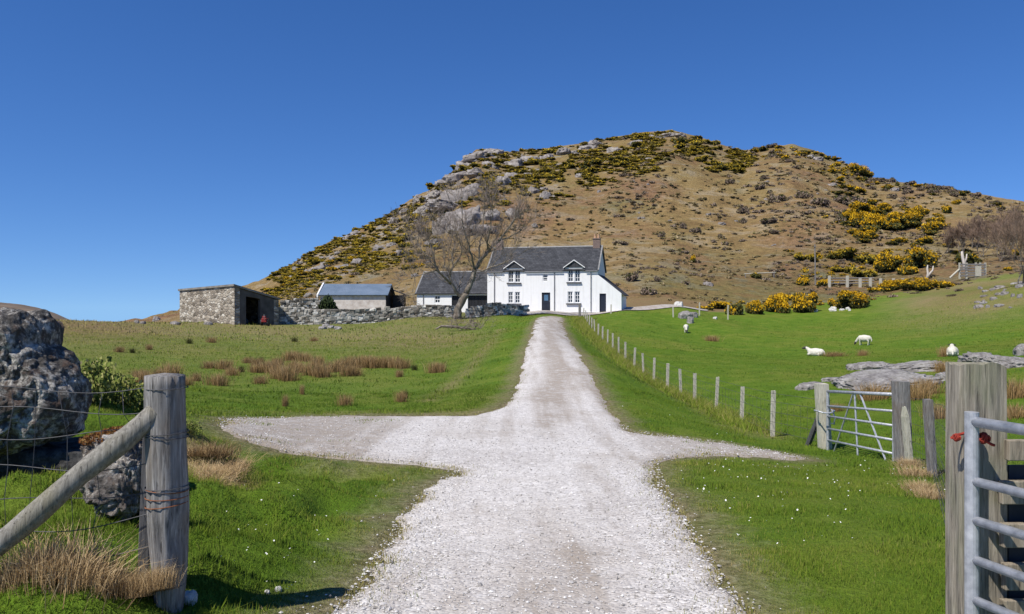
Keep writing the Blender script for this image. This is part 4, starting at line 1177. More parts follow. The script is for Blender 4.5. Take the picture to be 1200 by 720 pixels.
sb = at(946, 0, 13.9); sb.z = gz1(sb.x, sb.y) - .03; st_ = at(960, 488, 13.6)
o = thing('brace_strut', 'dark timber strut leaning against the far post of the small field gate', 'strut', tuple(sb)); mb = MB(); mb.tube([(0, 0, 0), (st_ - sb) * .5, st_ - sb], [.05, .052, .045], 7); mb.build('strut_shaft', M['wood_dark'], o)
A3 = lambda a, c: at(a, c, 13.32); B3 = lambda a, c: at(a, c, 11.15)
gb = A3(971, 531); fg = thing('field_gate', 'small closed galvanised gate with diagonal braces in the field fence right of the drive', 'gate', tuple(gb))
ends = [((969, 459), (1046, 462.5)), ((972, 476), (1047, 482)), ((971, 488), (1047, 499)), ((971.5, 502.5), (1048, 516)), ((972, 516), (1049, 532)), ((971, 530), (1049, 547))]
railp = []
for i, (l_, r_) in enumerate(ends):
    a, b_ = A3(*l_) - gb, B3(*r_) - gb; a.x = A3(970, 0).x - gb.x; b_.x = B3(1047.5, 0).x - gb.x; railp.append((a, b_)); mb = MB(); mb.tube([a, b_], .026 if i == 0 else .019, 8); mb.build('rail', M['galv'], fg, smooth=True)
for k in (0, 1):
    mb = MB(); mb.tube([railp[0][k] + Vector((0, 0, .02)), railp[-1][k] - Vector((0, 0, .02))], .024, 8); mb.build('stile', M['galv'], fg)
gpnt = lambda f, r_: railp[r_][0].lerp(railp[r_][1], f)
for (fa, fb) in ((.45, .5), (.43, .10), (.53, .92)):
    mb = MB(); mb.tube([gpnt(fa, 0), gpnt(fb, 5)], .015, 6); mb.build('brace', M['galv'], fg)
ch = at(966, 482, 13.3); o = thing('gate_chain', 'chain looped round the far post of the small field gate', 'chain', tuple(ch)); mb = MB()
mb.tube([(.16 * math.cos(t * .42) , .16 * math.sin(t * .42) , .015 * math.sin(t)) for t in range(16)], .014, 6); mb.tube([(.13, -.05, 0), (.15, -.08, -.12), (.14, -.06, -.22), (.1, -.06, -.2)], .013, 6); mb.build('links', M['galv'], o)
s1 = at(1066, 0, 10.85); s1.z = gz1(s1.x, s1.y) - .03
square_post('fence_stake', 'pointed pale stake leaning on the near post of the small field gate', s1, at(1059.5, 477, 10.8), .08, M['wood_pale'], cat='stake', point=True)
s2 = at(1093, 0, 9.3); s2.z = gz1(s2.x, s2.y) - .03
square_post('fence_stake', 'rough grey stake in the netting between the small field gate and the square gate post', s2, at(1087, 468, 9.3), .085, M['wood'], cat='stake')
def net(name, label, A_, B_, ha, hb, vstep, rr, rows, origin):
    o = thing(name, label, 'wire fence', tuple(origin)); mb = MB(); L = (B_ - A_).length; NN_ = max(4, int(L / 1.0))
    def q(f, g): p = A_.lerp(B_, f); z = gz1(p.x, p.y); return Vector((p.x, p.y, z + .04 + (ha + (hb - ha) * f) * g)) - origin
    for g in rows: mb.tube([q(i / NN_, g) for i in range(NN_ + 1)], rr, 4, caps=False)
    nv = int(L / vstep)
    for j in range(nv + 1): mb.tube([q(j / nv, rows[0]), q(j / nv, rows[-1])], rr * .8, 3, caps=False)
    mb.build('mesh', M['wire'], o); return o
net('wire_netting', 'stock netting from the small field gate to the rough grey stake', s1 + Vector((0, 0, 0)), s2, .88, .88, .16, .002, [0, .1, .2, .32, .45, .6, .8, 1], s1)
net('wire_netting', 'stock netting between the rough grey stake and the square gate post', s2, Vector((2.5, 4.3, 0)), .9, .9, .34, .0018, [0, .1, .2, .32, .45, .6, .8, 1], s2)

# ---------------- roadside fence posts
ords = ['first', 'second', 'third', 'fourth', 'fifth', 'sixth', 'seventh', 'eighth', 'ninth', 'tenth', 'eleventh', 'twelfth', 'thirteenth', 'fourteenth', 'fifteenth', 'sixteenth', 'seventeenth', 'eighteenth', 'nineteenth', 'twentieth', 'twenty-first']
for i, p in enumerate(FENCE):
    rr = random.Random(i); z = gz1(p.x, p.y)
    base = Vector((p.x, p.y, z - .05)); hgt = .92 + rr.uniform(-.05, .05)
    square_post('fence_post', 'pale fence post beside the drive, %s counting from the small field gate' % ords[i], base, base + Vector((rr.uniform(-.045, .045), rr.uniform(-.03, .03), hgt)), rr.uniform(.07, .085), M['wood_pale'], 'posts of the roadside fence', 'fence post')
o = thing('wire_netting', 'wire strung along the pale roadside fence posts', 'wire fence', tuple(FENCE[0])); mb = MB()
fl = [p1b + Vector((0, 0, .05))] + [Vector((p.x, p.y, gz1(p.x, p.y))) for p in FENCE]
for g in (.12, .3, .5, .7, .86): mb.tube([p + Vector((-.06, 0, g)) - FENCE[0] for p in fl], .0035, 4, caps=False)
for i in range(12):
    for j in range(8): q = fl[i].lerp(fl[i + 1], j / 8) - FENCE[0] + Vector((-.06, 0, 0)); mb.tube([q + Vector((0, 0, .12)), q + Vector((0, 0, .7))], .0022, 3, caps=False)
mb.build('mesh', M['wire'], o)

# posts around the yard and along the lane
def plain_post(px, pyb, d, h_, label, w=.11, mat='wood_pale', name='fence_post', cat='fence post', group=None):
    p = at(px, 0, d); p.z = gz1(p.x, p.y) - .05
    return square_post(name, label, p, p + Vector((random.uniform(-.04, .04), 0, h_ + .05)), w, M[mat], group, cat)
plain_post(679.5, 372, 71, 1.15, 'thick post where the roadside fence meets the yard, in front of the house window', .22, 'wood')
plain_post(716, 367, 75.5, .9, 'thin post standing in front of the lean-to of the farmhouse')
for px, d, h_, lb_ in ((789, 74, 1.0, 'pale post on the lane edge, left of the grey field stones'), (819.5, 76, 1.3, 'pale post on the lane edge, just right of the grey field stones'), (853, 78, 1.5, 'pale post beside the dark gorse bush at the lane')):
    plain_post(px, 0, d, h_, lb_)
# ================================================================ ROCKS
def rock_mesh(name, mat, seed, sub=4, amp=.35, flat=1.0, fr=1.2, dims=(1, 1, 1), ridge=.0):
    bm = bmesh.new(); bmesh.ops.create_icosphere(bm, subdivisions=sub, radius=1)
    off = Vector((seed * 13.7, seed * 7.1, seed * 3.3))
    for v in bm.verts:
        p = v.co.copy()
        c = Vector((abs(p.x) ** .7 * (1 if p.x > 0 else -1), abs(p.y) ** .7 * (1 if p.y > 0 else -1), abs(p.z) ** .7 * (1 if p.z > 0 else -1)))
        nz = mnoise.noise(p * fr + off) * amp + mnoise.noise(p * fr * 2.7 + off) * amp * .5 + mnoise.noise(p * fr * 7 + off) * amp * .22
        if ridge: nz += ridge * (abs(mnoise.noise(p * fr * 3.5 + off)) - .3) + ridge * .5 * (abs(mnoise.noise(p * fr * 9 + off)) - .3) + ridge * .25 * mnoise.noise(p * fr * 22 + off)
        q = c * (1 + nz); v.co = Vector((q.x * dims[0], q.y * dims[1], q.z * dims[2] * flat))
    me = bpy.data.meshes.new(name); bm.to_mesh(me); bm.free(); me.materials.append(mat)
    me.polygons.foreach_set('use_smooth', [sub >= 4] * len(me.polygons)); return me

# big boulder behind the netting, left edge
def boulder():
    bm = bmesh.new(); bmesh.ops.create_icosphere(bm, subdivisions=7, radius=1)
    D_ = 5.6
    # silhouette of the boulder in real size (metres, x right, z up, about its middle)
    cx, cz = (-10 - 600) / F * D_, EYE + (360 - 462) / F * D_
    outline = []
    for (a, b_) in [(-130,400),(-80,372),(-30,359),(10,357),(36,360),(50,374),(56,398),(70,412),(84,424),(96,440),(102,462),(100,490),(88,512),(60,528),(20,545),(-10,556),(-60,560),(-110,545),(-140,500),(-150,450)]:
        outline.append((((a - 600) / F * D_ - cx) * .90, (EYE + (360 - b_) / F * D_ - cz) * .97))
    ang = np.array([math.atan2(z, x) for x, z in outline]); rad_ = np.array([math.hypot(x, z) for x, z in outline])
    o_ = np.argsort(ang); ang, rad_ = ang[o_], rad_[o_]
    ang = np.concatenate([ang - 2 * math.pi, ang, ang + 2 * math.pi]); rad_ = np.tile(rad_, 3)
    rp_ = random.Random(77); PLN = []
    for k in range(26):
        a = rp_.uniform(0, 6.28); el_ = rp_.uniform(-.1, 1.3)
        nv = Vector((math.cos(a) * math.cos(el_), -math.sin(el_), math.sin(a) * math.cos(el_))).normalized()
        sup = math.hypot(math.hypot(nv.x * .75, nv.z * .95), nv.y * .5); PLN.append((nv, sup * rp_.uniform(.84, 1.0)))
    for v in bm.verts:
        p = v.co.copy(); r_ = float(np.interp(math.atan2(p.z, p.x), ang, rad_))
        rho = math.hypot(p.x, p.z)
        q = Vector((p.x, 0, p.z)).normalized() * (rho ** .75) * r_ if rho > 1e-6 else Vector()
        dy = math.copysign(abs(p.y) ** .8, p.y) * .5
        q.y = dy
        n1 = mnoise.noise(q * 1.5 + Vector((3, 1, 7))) * .11 - .03 + (abs(mnoise.noise(q * 3.2 + Vector((1, 5, 2)))) - .3) * .18 + (abs(mnoise.noise(q * 7.5)) - .25) * .09 + mnoise.noise(q * 18) * .035 + mnoise.noise(q * 40) * .014
        for pn_, ph_ in PLN:
            ex = q.dot(pn_) - ph_
            if ex > 0: q -= pn_ * ex * .9
        nn = q.normalized() if q.length > 0 else Vector((0, -1, 0))
        n1 *= .75
        v.co = q + nn * n1 * (.55 if rho > .8 else 1)
    me = bpy.data.meshes.new('boulder'); bm.to_mesh(me); bm.free(); me.materials.append(M['boulder'])
    me.polygons.foreach_set('use_smooth', [False] * len(me.polygons))
    o = link('boulder', me, loc=(cx - .06, D_ + .15, cz)); return tag(o, 'huge dark lichen-spotted boulder behind the netting at the left edge', 'boulder')
boulder()
# base ledge under the boulder and the smaller rock with moss
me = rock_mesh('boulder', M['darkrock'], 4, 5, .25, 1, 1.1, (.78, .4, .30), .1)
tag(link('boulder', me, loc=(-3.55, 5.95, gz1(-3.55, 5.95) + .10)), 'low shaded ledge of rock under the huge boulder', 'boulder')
me = rock_mesh('boulder', M['boulder2'], 2, 6, .22, 1, 1.3, (.19, .19, .245), .22)
bl = at(146, 545, 4.9); rk = link('boulder', me, loc=bl); rk.location.z = gz1(bl.x, bl.y) + .26; rk.scale = (1.12, 1.1, 1.1)
tag(rk, 'smaller grey boulder with an orange mossy top behind the slanting pole', 'boulder')

def leaf_cloud(n, centers, radii, size, rng, shell=.55, squash=1.0, up=.0):
    """random small quads filling ellipsoids; returns verts, faces, height fraction"""
    k = rng.integers(0, len(centers), n); c = np.array(centers)[k]; r_ = np.array(radii)[k]
    d = rng.normal(size=(n, 3)); d /= np.linalg.norm(d, axis=1)[:, None]
    rad_ = (shell + (1 - shell) * rng.random(n)) ** .7
    p = c + d * rad_[:, None] * r_
    u = rng.normal(size=(n, 3)) + d * .3; u /= np.linalg.norm(u, axis=1)[:, None]
    w = np.cross(u, rng.normal(size=(n, 3))); w /= np.linalg.norm(w, axis=1)[:, None]
    s = size * rng.uniform(.5, 1.4, n)[:, None]
    v = np.stack([p - u * s * .5 - w * s * .32, p + u * s * .5 - w * s * .2, p + u * s * .6 + w * s * .25, p - u * s * .4 + w * s * .35], 1)
    return v.reshape(-1, 3), np.arange(n * 4).reshape(n, 4), d, p
mt = MB()
rng = np.random.default_rng(5)
v_, f_, _, _ = leaf_cloud(9000, [(-.03, 0, .245), (-.11, -.05, .22), (.06, .01, .245)], [(.11, .13, .035)] * 3, .011, rng, .3)
moss = link('moss', mesh_np('moss', v_, f_, M['moss'], {'tint': np.repeat(rng.random(len(f_)), 4)}), rk); tag(moss, 'rusty orange moss')

# outcrops and stones, real size read from where they stand
def field_rock(px, pyb, wpx, hpx, label, name='rock', mat='slab', seed=0, depth=None, ry=1.0, sub=5, tilt=0, group=None, cat='rock', amp=.22, sink=.25, ridge=.12):
    p = at(px, 0, depth) if depth else hit(px, pyb)
    p.z = gz1(p.x, p.y); s = p.y / F
    a, c = wpx * s / 2, hpx * s
    me = rock_mesh(name, M[mat], seed, sub, amp, 1, 1.3, (a, a * ry, c * .75), ridge * min(a, c) * 1.0)
    o = link(name, me, loc=(p.x, p.y, p.z + c * (.75 - .55) * .5)); o.rotation_euler = (random.uniform(-.08, .08), tilt, random.uniform(-.5, .5))
    return tag(o, label, cat, group)
field_rock(1035, 452, 92, 15, 'large sloping grey rock slab in the sheep field behind the small field gate', 'rock_slab', seed=1, ry=1.3, tilt=-.14, ridge=.5, amp=.15)
field_rock(1072, 434, 70, 11, 'grey rock slab running on uphill from the largest slab behind the small field gate', 'rock_slab', seed=2, ry=1.3, tilt=-.12, ridge=.5, amp=.15)
field_rock(1017, 433, 46, 9, 'narrow low rock strip just above the largest slab in the sheep field', 'rock_slab', seed=3, ry=.8, tilt=-.1, ridge=.5, amp=.15)
field_rock(950, 456, 30, 9, 'small low rock left of the largest slab, near the last roadside post', 'rock_slab', seed=4, ry=.8, tilt=-.1)
field_rock(978, 447, 28, 5, 'flat sliver of rock half sunk in grass left of the largest slab', 'rock_slab', seed=5, ry=.8)
field_rock(1150, 426, 44, 14, 'rounded grey rock beside the lying sheep, above the square gate post', 'rock_slab', seed=6, ridge=.4)
field_rock(1184, 430, 50, 14, 'grey rock at the right edge of the picture, above the rushes', 'rock_slab', seed=7, ridge=.4)
field_rock(1203, 416, 26, 14, 'smooth dark rock cut by the right edge of the picture', 'rock_slab', seed=8)
field_rock(1108, 446, 22, 10, 'small grey rock between the near gate post and the square gate post', 'rock_slab', seed=9)
field_rock(803, 373, 16, 9, 'grey field stone group in the pasture below the lane', 'rock', 'slab', 10, sub=4)
field_rock(812, 372, 10, 7, 'smaller grey stone touching the right of the grey field stone', 'rock', 'slab', 11, sub=4)
field_rock(809, 379, 8, 9, 'dull grey stone below the grey field stones', 'rock', 'slab', 12, sub=4)
field_rock(795, 360, 11, 7, 'bright white rounded stone on the lane right of the house', 'rock', 'paleStone', 13, depth=84.5, sub=4)
field_rock(866, 367, 10, 4, 'pale stone lying in front of the dark gorse at the lane', 'rock', 'paleStone', 14, sub=4)
field_rock(856, 368, 7, 5, 'small pale stone left of the pale stone in front of the dark gorse', 'rock', 'paleStone', 15, sub=4)
field_rock(838, 374, 5, 3, 'lone tiny white stone in the pasture below the gorse', 'rock', 'paleStone', 16, sub=3)
rb = random.Random(8)
for i in range(26):
    field_rock(rb.uniform(1145, 1200), rb.uniform(332, 362), rb.uniform(3, 12), rb.uniform(2, 4.5), 'pale stone among the heap on the bank at the right edge', 'rock', rb.choice(['slab', 'crag', 'crag']), 20 + i, sub=3, group='stones of the bank heap')
for i in range(9):
    field_rock(rb.uniform(948, 1012), rb.uniform(362, 366), rb.uniform(3, 9), rb.uniform(2, 4), 'little pale stone in a row below the gorse at the field top', 'rock', 'paleStone', 40 + i, sub=3, group='stones below the field gorse')
for i in range(12):
    field_rock(rb.uniform(150, 300), rb.uniform(374, 381), rb.uniform(4, 12), rb.uniform(3, 6), 'grey stone scattered on the grassy ridge by the stone shed', 'rock', 'crag', 60 + i, sub=3, group='stones on the left ridge')
for i, (px, py) in enumerate(((382, 383), (388, 385), (396, 386), (378, 386))):
    field_rock(px, py, 9, 4, 'flat grey stone in the grass below the long wall', 'rock', 'slab', 80 + i, sub=3, group='stones below the long wall')
# white stones on the left bank by the drive
field_rock(326, 693, 8, 6, 'white pebble on the grass left of the drive, beside the post shadow', 'stone', 'paleStone', 90, sub=3, cat='stone')
field_rock(313, 697, 6, 5, 'small grey-white pebble left of the white pebble by the post shadow', 'stone', 'paleStone', 91, sub=3, cat='stone')
field_rock(222, 716, 18, 12, 'pale stone at the foot of the round gate post', 'stone', 'paleStone', 92, sub=3, cat='stone')

# crags on the hill: a few shared meshes, each rock its own object
crag_me = [rock_mesh('crag', M['crag'], 100 + i, 4, .3, 1, 1.4, (1, .8, .62), .35) for i in range(6)]
rc = random.Random(21)
crags = []
SKYP = lambda px: float(np.interp(px, SKY[:, 0], SKY[:, 1]))
spots = []
for px, py, w_, h_ in ((560,181,34,12),(578,177,22,10),(545,193,26,16),(536,205,30,14),(520,213,22,10),(541,226,40,24),(556,218,22,16),(527,240,46,12),(500,245,30,16),(490,232,14,10),(605,190,26,14),(622,185,22,12),(600,205,18,12),(588,210,22,14),(640,183,20,10),(660,178,20,8),(690,172,22,9),(700,168,18,8),(745,166,16,6),(770,160,20,6),(785,158,24,7),(798,158,14,5),
     (545,252,56,30),(520,262,34,24),(600,248,16,18),(640,228,14,14),(625,222,16,12),(575,250,22,16),(560,268,40,14),(510,282,24,10),(418,272,16,10),(408,278,12,8),(382,310,14,9),(372,314,18,10),(362,318,12,8),(400,312,16,9),(420,305,14,9),(348,314,10,7),(340,325,12,7),(445,290,16,9),(470,296,16,8),(462,258,14,8),(475,246,14,7),
     (720,175,18,8),(760,186,10,4),(680,205,10,7),(575,192,20,8),(958,186,14,6),(948,183,10,5),(1048,222,12,6),(830,251,8,4),(845,262,9,4),(1092,222,14,4),(975,216,10,7),(830,332,12,8),(560,203,24,10),(510,228,24,10),(535,178,8,4)):
    spots.append((px, py, w_, h_))
for i in range(34):
    px = rc.uniform(325, 720); py = SKYP(px) + abs(rc.gauss(0, 34)) + 3
    spots.append((px, min(py, 345), rc.uniform(4, 13), rc.uniform(3, 7)))
for i in range(25):
    px = rc.uniform(720, 1180); spots.append((px, SKYP(px) + rc.uniform(4, 120), rc.uniform(2, 6), rc.uniform(2, 4)))
for i, (px, py, w_, h_) in enumerate(spots):
    p = hit(px, py + h_ * .3); s = p.y / F
    o = link('crag', crag_me[i % 6]); o.location = p + Vector((0, 0, -.1 * h_ * s)); o.scale = (w_ * s * .55, w_ * s * .5, h_ * s * .85)
    o.rotation_euler = (rc.uniform(-.25, .25), rc.uniform(-.35, .1), rc.uniform(0, 6))
    if px < 720: tag(o, 'pale grey crag on the rocky left shoulder of the hill', 'crag', 'crags of the left shoulder')
    else: tag(o, 'small pale rock on the open right flank of the hill', 'crag', 'rocks of the right flank')

# ================================================================ BUSHES
def bush_mesh(name, mats, seed, n, size, flower=.4, lobes=7, dims=(1, 1, .9), tall=0, fl_top=.2):
    rng = np.random.default_rng(seed)
    cs = []; rs = []
    for i in range(lobes):
        a = rng.uniform(0, 6.28); r_ = rng.uniform(.15, .62)
        cs.append((math.cos(a) * r_ * dims[0], math.sin(a) * r_ * dims[1], rng.uniform(.18, .62) * dims[2])); k = rng.uniform(.26, .46); rs.append((k * dims[0], k * dims[1], k * rng.uniform(.7, 1.0) * dims[2]))
    v, f, d, p = leaf_cloud(n, cs, rs, size, rng, .45)
    keep = p[:, 2] > -.03
    lob = rng.random(len(f))
    patch = np.array([mnoise.noise(Vector(q * 3.1 + seed)) for q in p])
    fl = (d[:, 2] > .05 + rng.normal(0, .3, len(f))) & (patch > (.5 - flower) * 1.0 - .25 + rng.normal(0, .18, len(f)))
    tint = np.clip(rng.normal(.5, .28, len(f)), 0, 1)
    v = v.reshape(-1, 4, 3)[keep]; fl = fl[keep]; tint = tint[keep]; nf = len(v)
    return mesh_np(name, v.reshape(-1, 3), np.arange(nf * 4).reshape(nf, 4), mats, {'tint': np.repeat(tint, 4)}, fl.astype(int))
gorse_big = [bush_mesh('gorse_bush', [M['gorse_leaf'], M['gorse_flower']], 40 + i, 5600, .075, .62, 10) for i in range(4)]
gorse_mid = [bush_mesh('gorse_bush', [M['gorse_leaf'], M['gorse_flower']], 50 + i, 1600, .13, .48, 8, (1, 1, .8)) for i in range(4)]
gorse_olive = [bush_mesh('gorse_bush', [M['gorse_leaf'], M['gorse_olive']], 60 + i, 1200, .15, .75, 8, (1, 1, .7)) for i in range(4)]
gorse_dark = [bush_mesh('gorse_bush', [M['gorse_leaf'], M['gorse_flower']], 70 + i, 1300, .14, .02, 8, (1, 1, .8)) for i in range(3)]
heath = [bush_mesh('heath_bush', [M['heath_leaf'], M['gorse_leaf']], 80 + i, 900, .13, .15, 7, (1, 1, .8)) for i in range(3)]
rg_ = random.Random(4)
def place_bush(me, name, px, pyb, wpx, hpx, label, cat, group, depth=None, sink=.08):
    p = at(px, 0, depth) if depth else hit(px, pyb)
    if depth: p.z = h1(p.x, p.y)
    s = p.y / F; o = link(name, me)
    o.location = p - Vector((0, 0, sink * hpx * s)); o.scale = (wpx * s * .54, wpx * s * .5, hpx * s * 1.08); o.rotation_euler = (0, 0, rg_.uniform(0, 6.28))
    return tag(o, label, cat, group)
# along the top of the field
for px, pyb, w_, h_, kind, lb_ in (
    (842,362,34,14,1,'low yellow gorse bush at the left end of the row above the pasture'),
    (826,363,22,9,1,'lowest gorse bush by the lane, furthest left of the field row'),
    (862,369,26,24,3,'dark almost flowerless gorse bush by the lane post'),
    (884,368,30,22,0,'orange-yellow gorse bush right of the dark bush in the field row'),
    (912,366,38,28,0,'tall rounded gorse bush in the middle of the field row'),
    (942,366,42,32,0,'largest dense gorse bush of the field row, left of the gap'),
    (926,352,26,14,1,'gorse bush peeping over the middle of the field row'),
    (1000,361,52,28,0,'broad isolated gorse bush right of the gap in the field row'),
    (982,361,26,18,1,'small gorse bush tucked against the broad isolated one'),
    (885,326,22,10,3,'dark tuft of gorse on the slope below the pale pole'),
    (940,334,20,14,1,'gorse bush just left of the foot of the utility pole'),
    (964,336,18,14,1,'gorse bush just right of the foot of the utility pole'),
    (1050,339,46,14,0,'bright gorse bush in front of the far fence'),
    (1078,340,46,16,0,'bright gorse bush right along the far fence'),
    (1108,337,26,12,1,'last gorse bush at the right end of the far fence'),
    (1030,342,30,10,1,'low gorse bush at the left end of the far fence'),
    (945,306,26,14,2,'olive gorse bush above the utility pole'), (985,302,46,16,2,'wide olive gorse bush right of the utility pole top'),
    (1020,308,40,16,2,'olive gorse bush left of the orange clump'), (1040,318,44,26,0,'big orange gorse clump above the far fence'),
    (1078,314,50,32,0,'big yellow gorse clump above the two dead trunks'), (1062,322,30,20,1,'gorse bush between the two big clumps above the fence'),
    (1134,310,34,20,3,'dark gorse bush behind the upright dead trunk'), (1128,298,26,10,1,'yellow top of gorse over the upright dead trunk'),
    (1012,326,34,16,2,'olive gorse bush behind the far fence'), (990,320,30,12,2,'pale olive gorse bush behind the far fence posts'),
    (1190,300,14,12,1,'gorse bush among the bare trees at the right edge'), (1180,318,12,8,1,'low gorse bush under the bare trees at the right edge'),
    (812,308,9,14,1,'tiny single gorse bush on the bare slope right of the house')):
    place_bush((gorse_big, gorse_mid, gorse_olive, gorse_dark)[kind][rg_.randrange(3)], 'gorse_bush', px, pyb, w_, h_, lb_, 'gorse bush', 'gorse bushes above the pasture')
# bright bushes on the right flank
fl_ = [(1000,262,34,20),(1022,268,40,24),(1045,268,44,22),(1065,262,40,18),(1075,256,30,16),(1010,250,40,16),(1030,250,36,14),(1095,270,26,14),(1110,250,18,14),(1120,240,12,8),
       (990,222,26,10),(1005,226,24,10),(985,212,12,9),(1003,205,34,16),(1018,206,16,10),(975,203,14,8),(1000,275,20,10),(1015,280,30,12),(1085,285,24,12),(1055,285,24,10),(1110,290,16,8),(1100,262,14,8),(1020,240,26,10)]
for px, py, w_, h_ in fl_:
    place_bush(gorse_big[rg_.randrange(4)] if w_ > 28 else gorse_mid[rg_.randrange(4)], 'gorse_bush', px, py, w_, h_, 'bright yellow gorse bush on the right flank of the hill', 'gorse bush', 'gorse of the right flank')
    if w_ > 22: place_bush(gorse_dark[rg_.randrange(3)], 'gorse_bush', px + rg_.uniform(-12, 6), py + rg_.uniform(2, 6), w_ * .8, h_ * .55, 'dark green gorse fringe below bright gorse on the right flank', 'gorse bush', 'dark gorse of the right flank')
# dark bushes on the right skyline
for i in range(62):
    px = rg_.uniform(880, 1175); py = SKYP(px) + (abs(rg_.gauss(0, 6)) + 1)
    place_bush((gorse_dark, heath, gorse_mid)[rg_.choice((0, 0, 1, 1, 2))][rg_.randrange(3)], 'gorse_bush', px, py, rg_.uniform(7, 20), rg_.uniform(4, 9), 'dark scrub bush along the right skyline of the hill', 'gorse bush', 'bushes of the right skyline')
# olive gorse mantling the top and the left slope, one object per bush up to 190
cand = []
while len(cand) < 260:
    px = rg_.uniform(320, 880); sl = SKYP(px)
    band = np.interp(px, [320, 430, 520, 620, 700, 790, 880], [24, 44, 58, 62, 52, 36, 26])
    py = sl + 2 + band * rg_.random() ** 1.1
    if mnoise.noise(Vector((px * .03, py * .06, 2))) < -.12: continue
    cand.append((px, py, 1))
for i in range(60):   # lower left band of yellow
    px = rg_.uniform(318, 520); py = np.interp(px, [318, 420, 520], [330, 318, 290]) + rg_.gauss(0, 9)
    if py < SKYP(px) + 3: continue
    cand.append((px, py, 2))
scr_v = []; scr_t = []; scr_m = []
for i, (px, py, kind) in enumerate(cand[-60:] + cand[:210]):
    w_ = rg_.uniform(9, 24) * (1.0 if px > 450 else .8); h_ = w_ * rg_.uniform(.32, .5)
    k = gorse_mid if (kind == 2 and rg_.random() < .4) else (gorse_dark if rg_.random() < .12 else gorse_olive)
    place_bush(k[rg_.randrange(3)], 'gorse_bush', px, py, w_, h_, 'olive-yellow gorse bush of the mantle on the hilltop and left slope', 'gorse bush', 'gorse of the hilltop and left slope', sink=.15)
def scatter_stuff(name, label, cat, n, gen, mats, per, size, flower, seed, flat=.6):
    rng = np.random.default_rng(seed); rr = random.Random(seed)
    protos = []
    for k in range(5):
        me = bush_mesh('proto', mats, seed * 10 + k, per, size, flower, 6, (1, 1, .8)); nv = len(me.vertices)
        co = np.empty(nv * 3, np.float32); me.vertices.foreach_get('co', co); mi = np.empty(len(me.polygons), np.int32); me.polygons.foreach_get('material_index', mi)
        t = np.empty(nv, np.float32); me.attributes['tint'].data.foreach_get('value', t); protos.append((co.reshape(-1, 3), mi, t)); bpy.data.meshes.remove(me)
    V = []; MI = []; T = []; c = 0; tries = 0
    while c < n and tries < n * 8:
        tries += 1
        g = gen(rr)
        if g is None: continue
        px, py, w_, h_ = g; p = hit_hill(px, py); s = p.y / F
        if p.y < 94: continue
        co, mi, t = protos[rr.randrange(5)]; a = rr.uniform(0, 6.28); ca_, sa_ = math.cos(a), math.sin(a); k = w_ * s * .54
        x = (co[:, 0] * ca_ - co[:, 1] * sa_) * k + p.x; y = (co[:, 0] * sa_ + co[:, 1] * ca_) * k + p.y; z = co[:, 2] * h_ * s * 1.05 + p.z - .12 * h_ * s
        V.append(np.stack([x, y, z], 1)); MI.append(mi); T.append(np.clip(t + rr.gauss(0, .18), 0, 1)); c += 1
    V = np.concatenate(V); nf = len(V) // 4
    tag(link(name, mesh_np(name, V, np.arange(nf * 4).reshape(nf, 4), mats, {'tint': np.concatenate(T)}, np.concatenate(MI))), label, cat, kind='stuff')
M['scrub_leaf'] = leaf_mat('olive scrub', [(0, (.07, .065, .018)), (.5, (.13, .115, .03)), (1, (.21, .175, .055))])
def gen_scrub(rr):
    px = rr.uniform(312, 885); sl = SKYP(px)
    band = float(np.interp(px, [312, 430, 520, 620, 700, 790, 885], [40, 58, 78, 68, 56, 42, 26])); f = rr.random() ** 1.15
    py = sl + 1.5 + band * f
    if mnoise.noise(Vector((px * .022, py * .05, 5))) + mnoise.noise(Vector((px * .06, py * .12, 1))) * .5 < -.18 + .5 * max(0, f - .6): return None
    w_ = rr.uniform(5, 17); return px, py, w_, w_ * rr.uniform(.16, .32)
scatter_stuff('gorse_scrub', 'olive and yellow gorse scrub cloaking the hilltop and left slope', 'gorse scrub', 1900, gen_scrub, [M['scrub_leaf'], M['gorse_olive']], 150, .34, .86, 31)
def gen_tus(rr):
    px = rr.uniform(330, 1200); sl = SKYP(px); py = sl + 1 + (358 - sl) * rr.random()
    if mnoise.noise(Vector((px * .02, py * .04, 9))) < -.15 + rr.gauss(0, .15): return None
    w_ = rr.uniform(2.5, 9); return px, py, w_, w_ * rr.uniform(.2, .45)
M['moor_leaf'] = leaf_mat('moor grass tussocks', [(0, (.15, .11, .055)), (.4, (.25, .185, .095)), (.75, (.35, .27, .145)), (1, (.44, .35, .21))])
M['moor_green'] = leaf_mat('greenish tussocks', [(0, (.11, .10, .035)), (.5, (.19, .165, .065)), (1, (.28, .235, .11))])
scatter_stuff('moor_tussocks', 'tan and brown tussocks of dead grass over the hillside', 'tussocks', 3600, gen_tus, [M['moor_leaf'], M['moor_green']], 55, .5, .22, 33)
def gen_hth(rr):
    px = rr.uniform(720, 1200); sl = SKYP(px); py = sl + 4 + (345 - sl) * rr.random()
    dens = mnoise.noise(Vector((px * .014, py * .03, 3))) + (.25 if px > 900 else -.05)
    if dens < .12 + rr.gauss(0, .12): return None
    w_ = rr.uniform(4, 13); return px, py, w_, w_ * rr.uniform(.3, .55)
scatter_stuff('heath_scrub', 'grey-brown heathery scrub in patches on the right flank of the hill', 'heath scrub', 750, gen_hth, [M['heath_leaf'], M['moor_green']], 110, .3, .2, 35)
GB = [(860,362,26,5),(905,360,40,6),(940,360,26,6),(1000,352,26,5),(1050,333,60,5),(1085,334,30,5),(960,300,34,7),(1010,302,40,8),(1040,305,30,12),(1075,302,32,14),(1000,262,24,9),(1030,258,40,14),(1060,256,30,12),(1000,208,26,10),(985,200,18,6),(940,182,40,6),(1095,262,16,8),(1000,318,40,6),(960,322,26,6)]
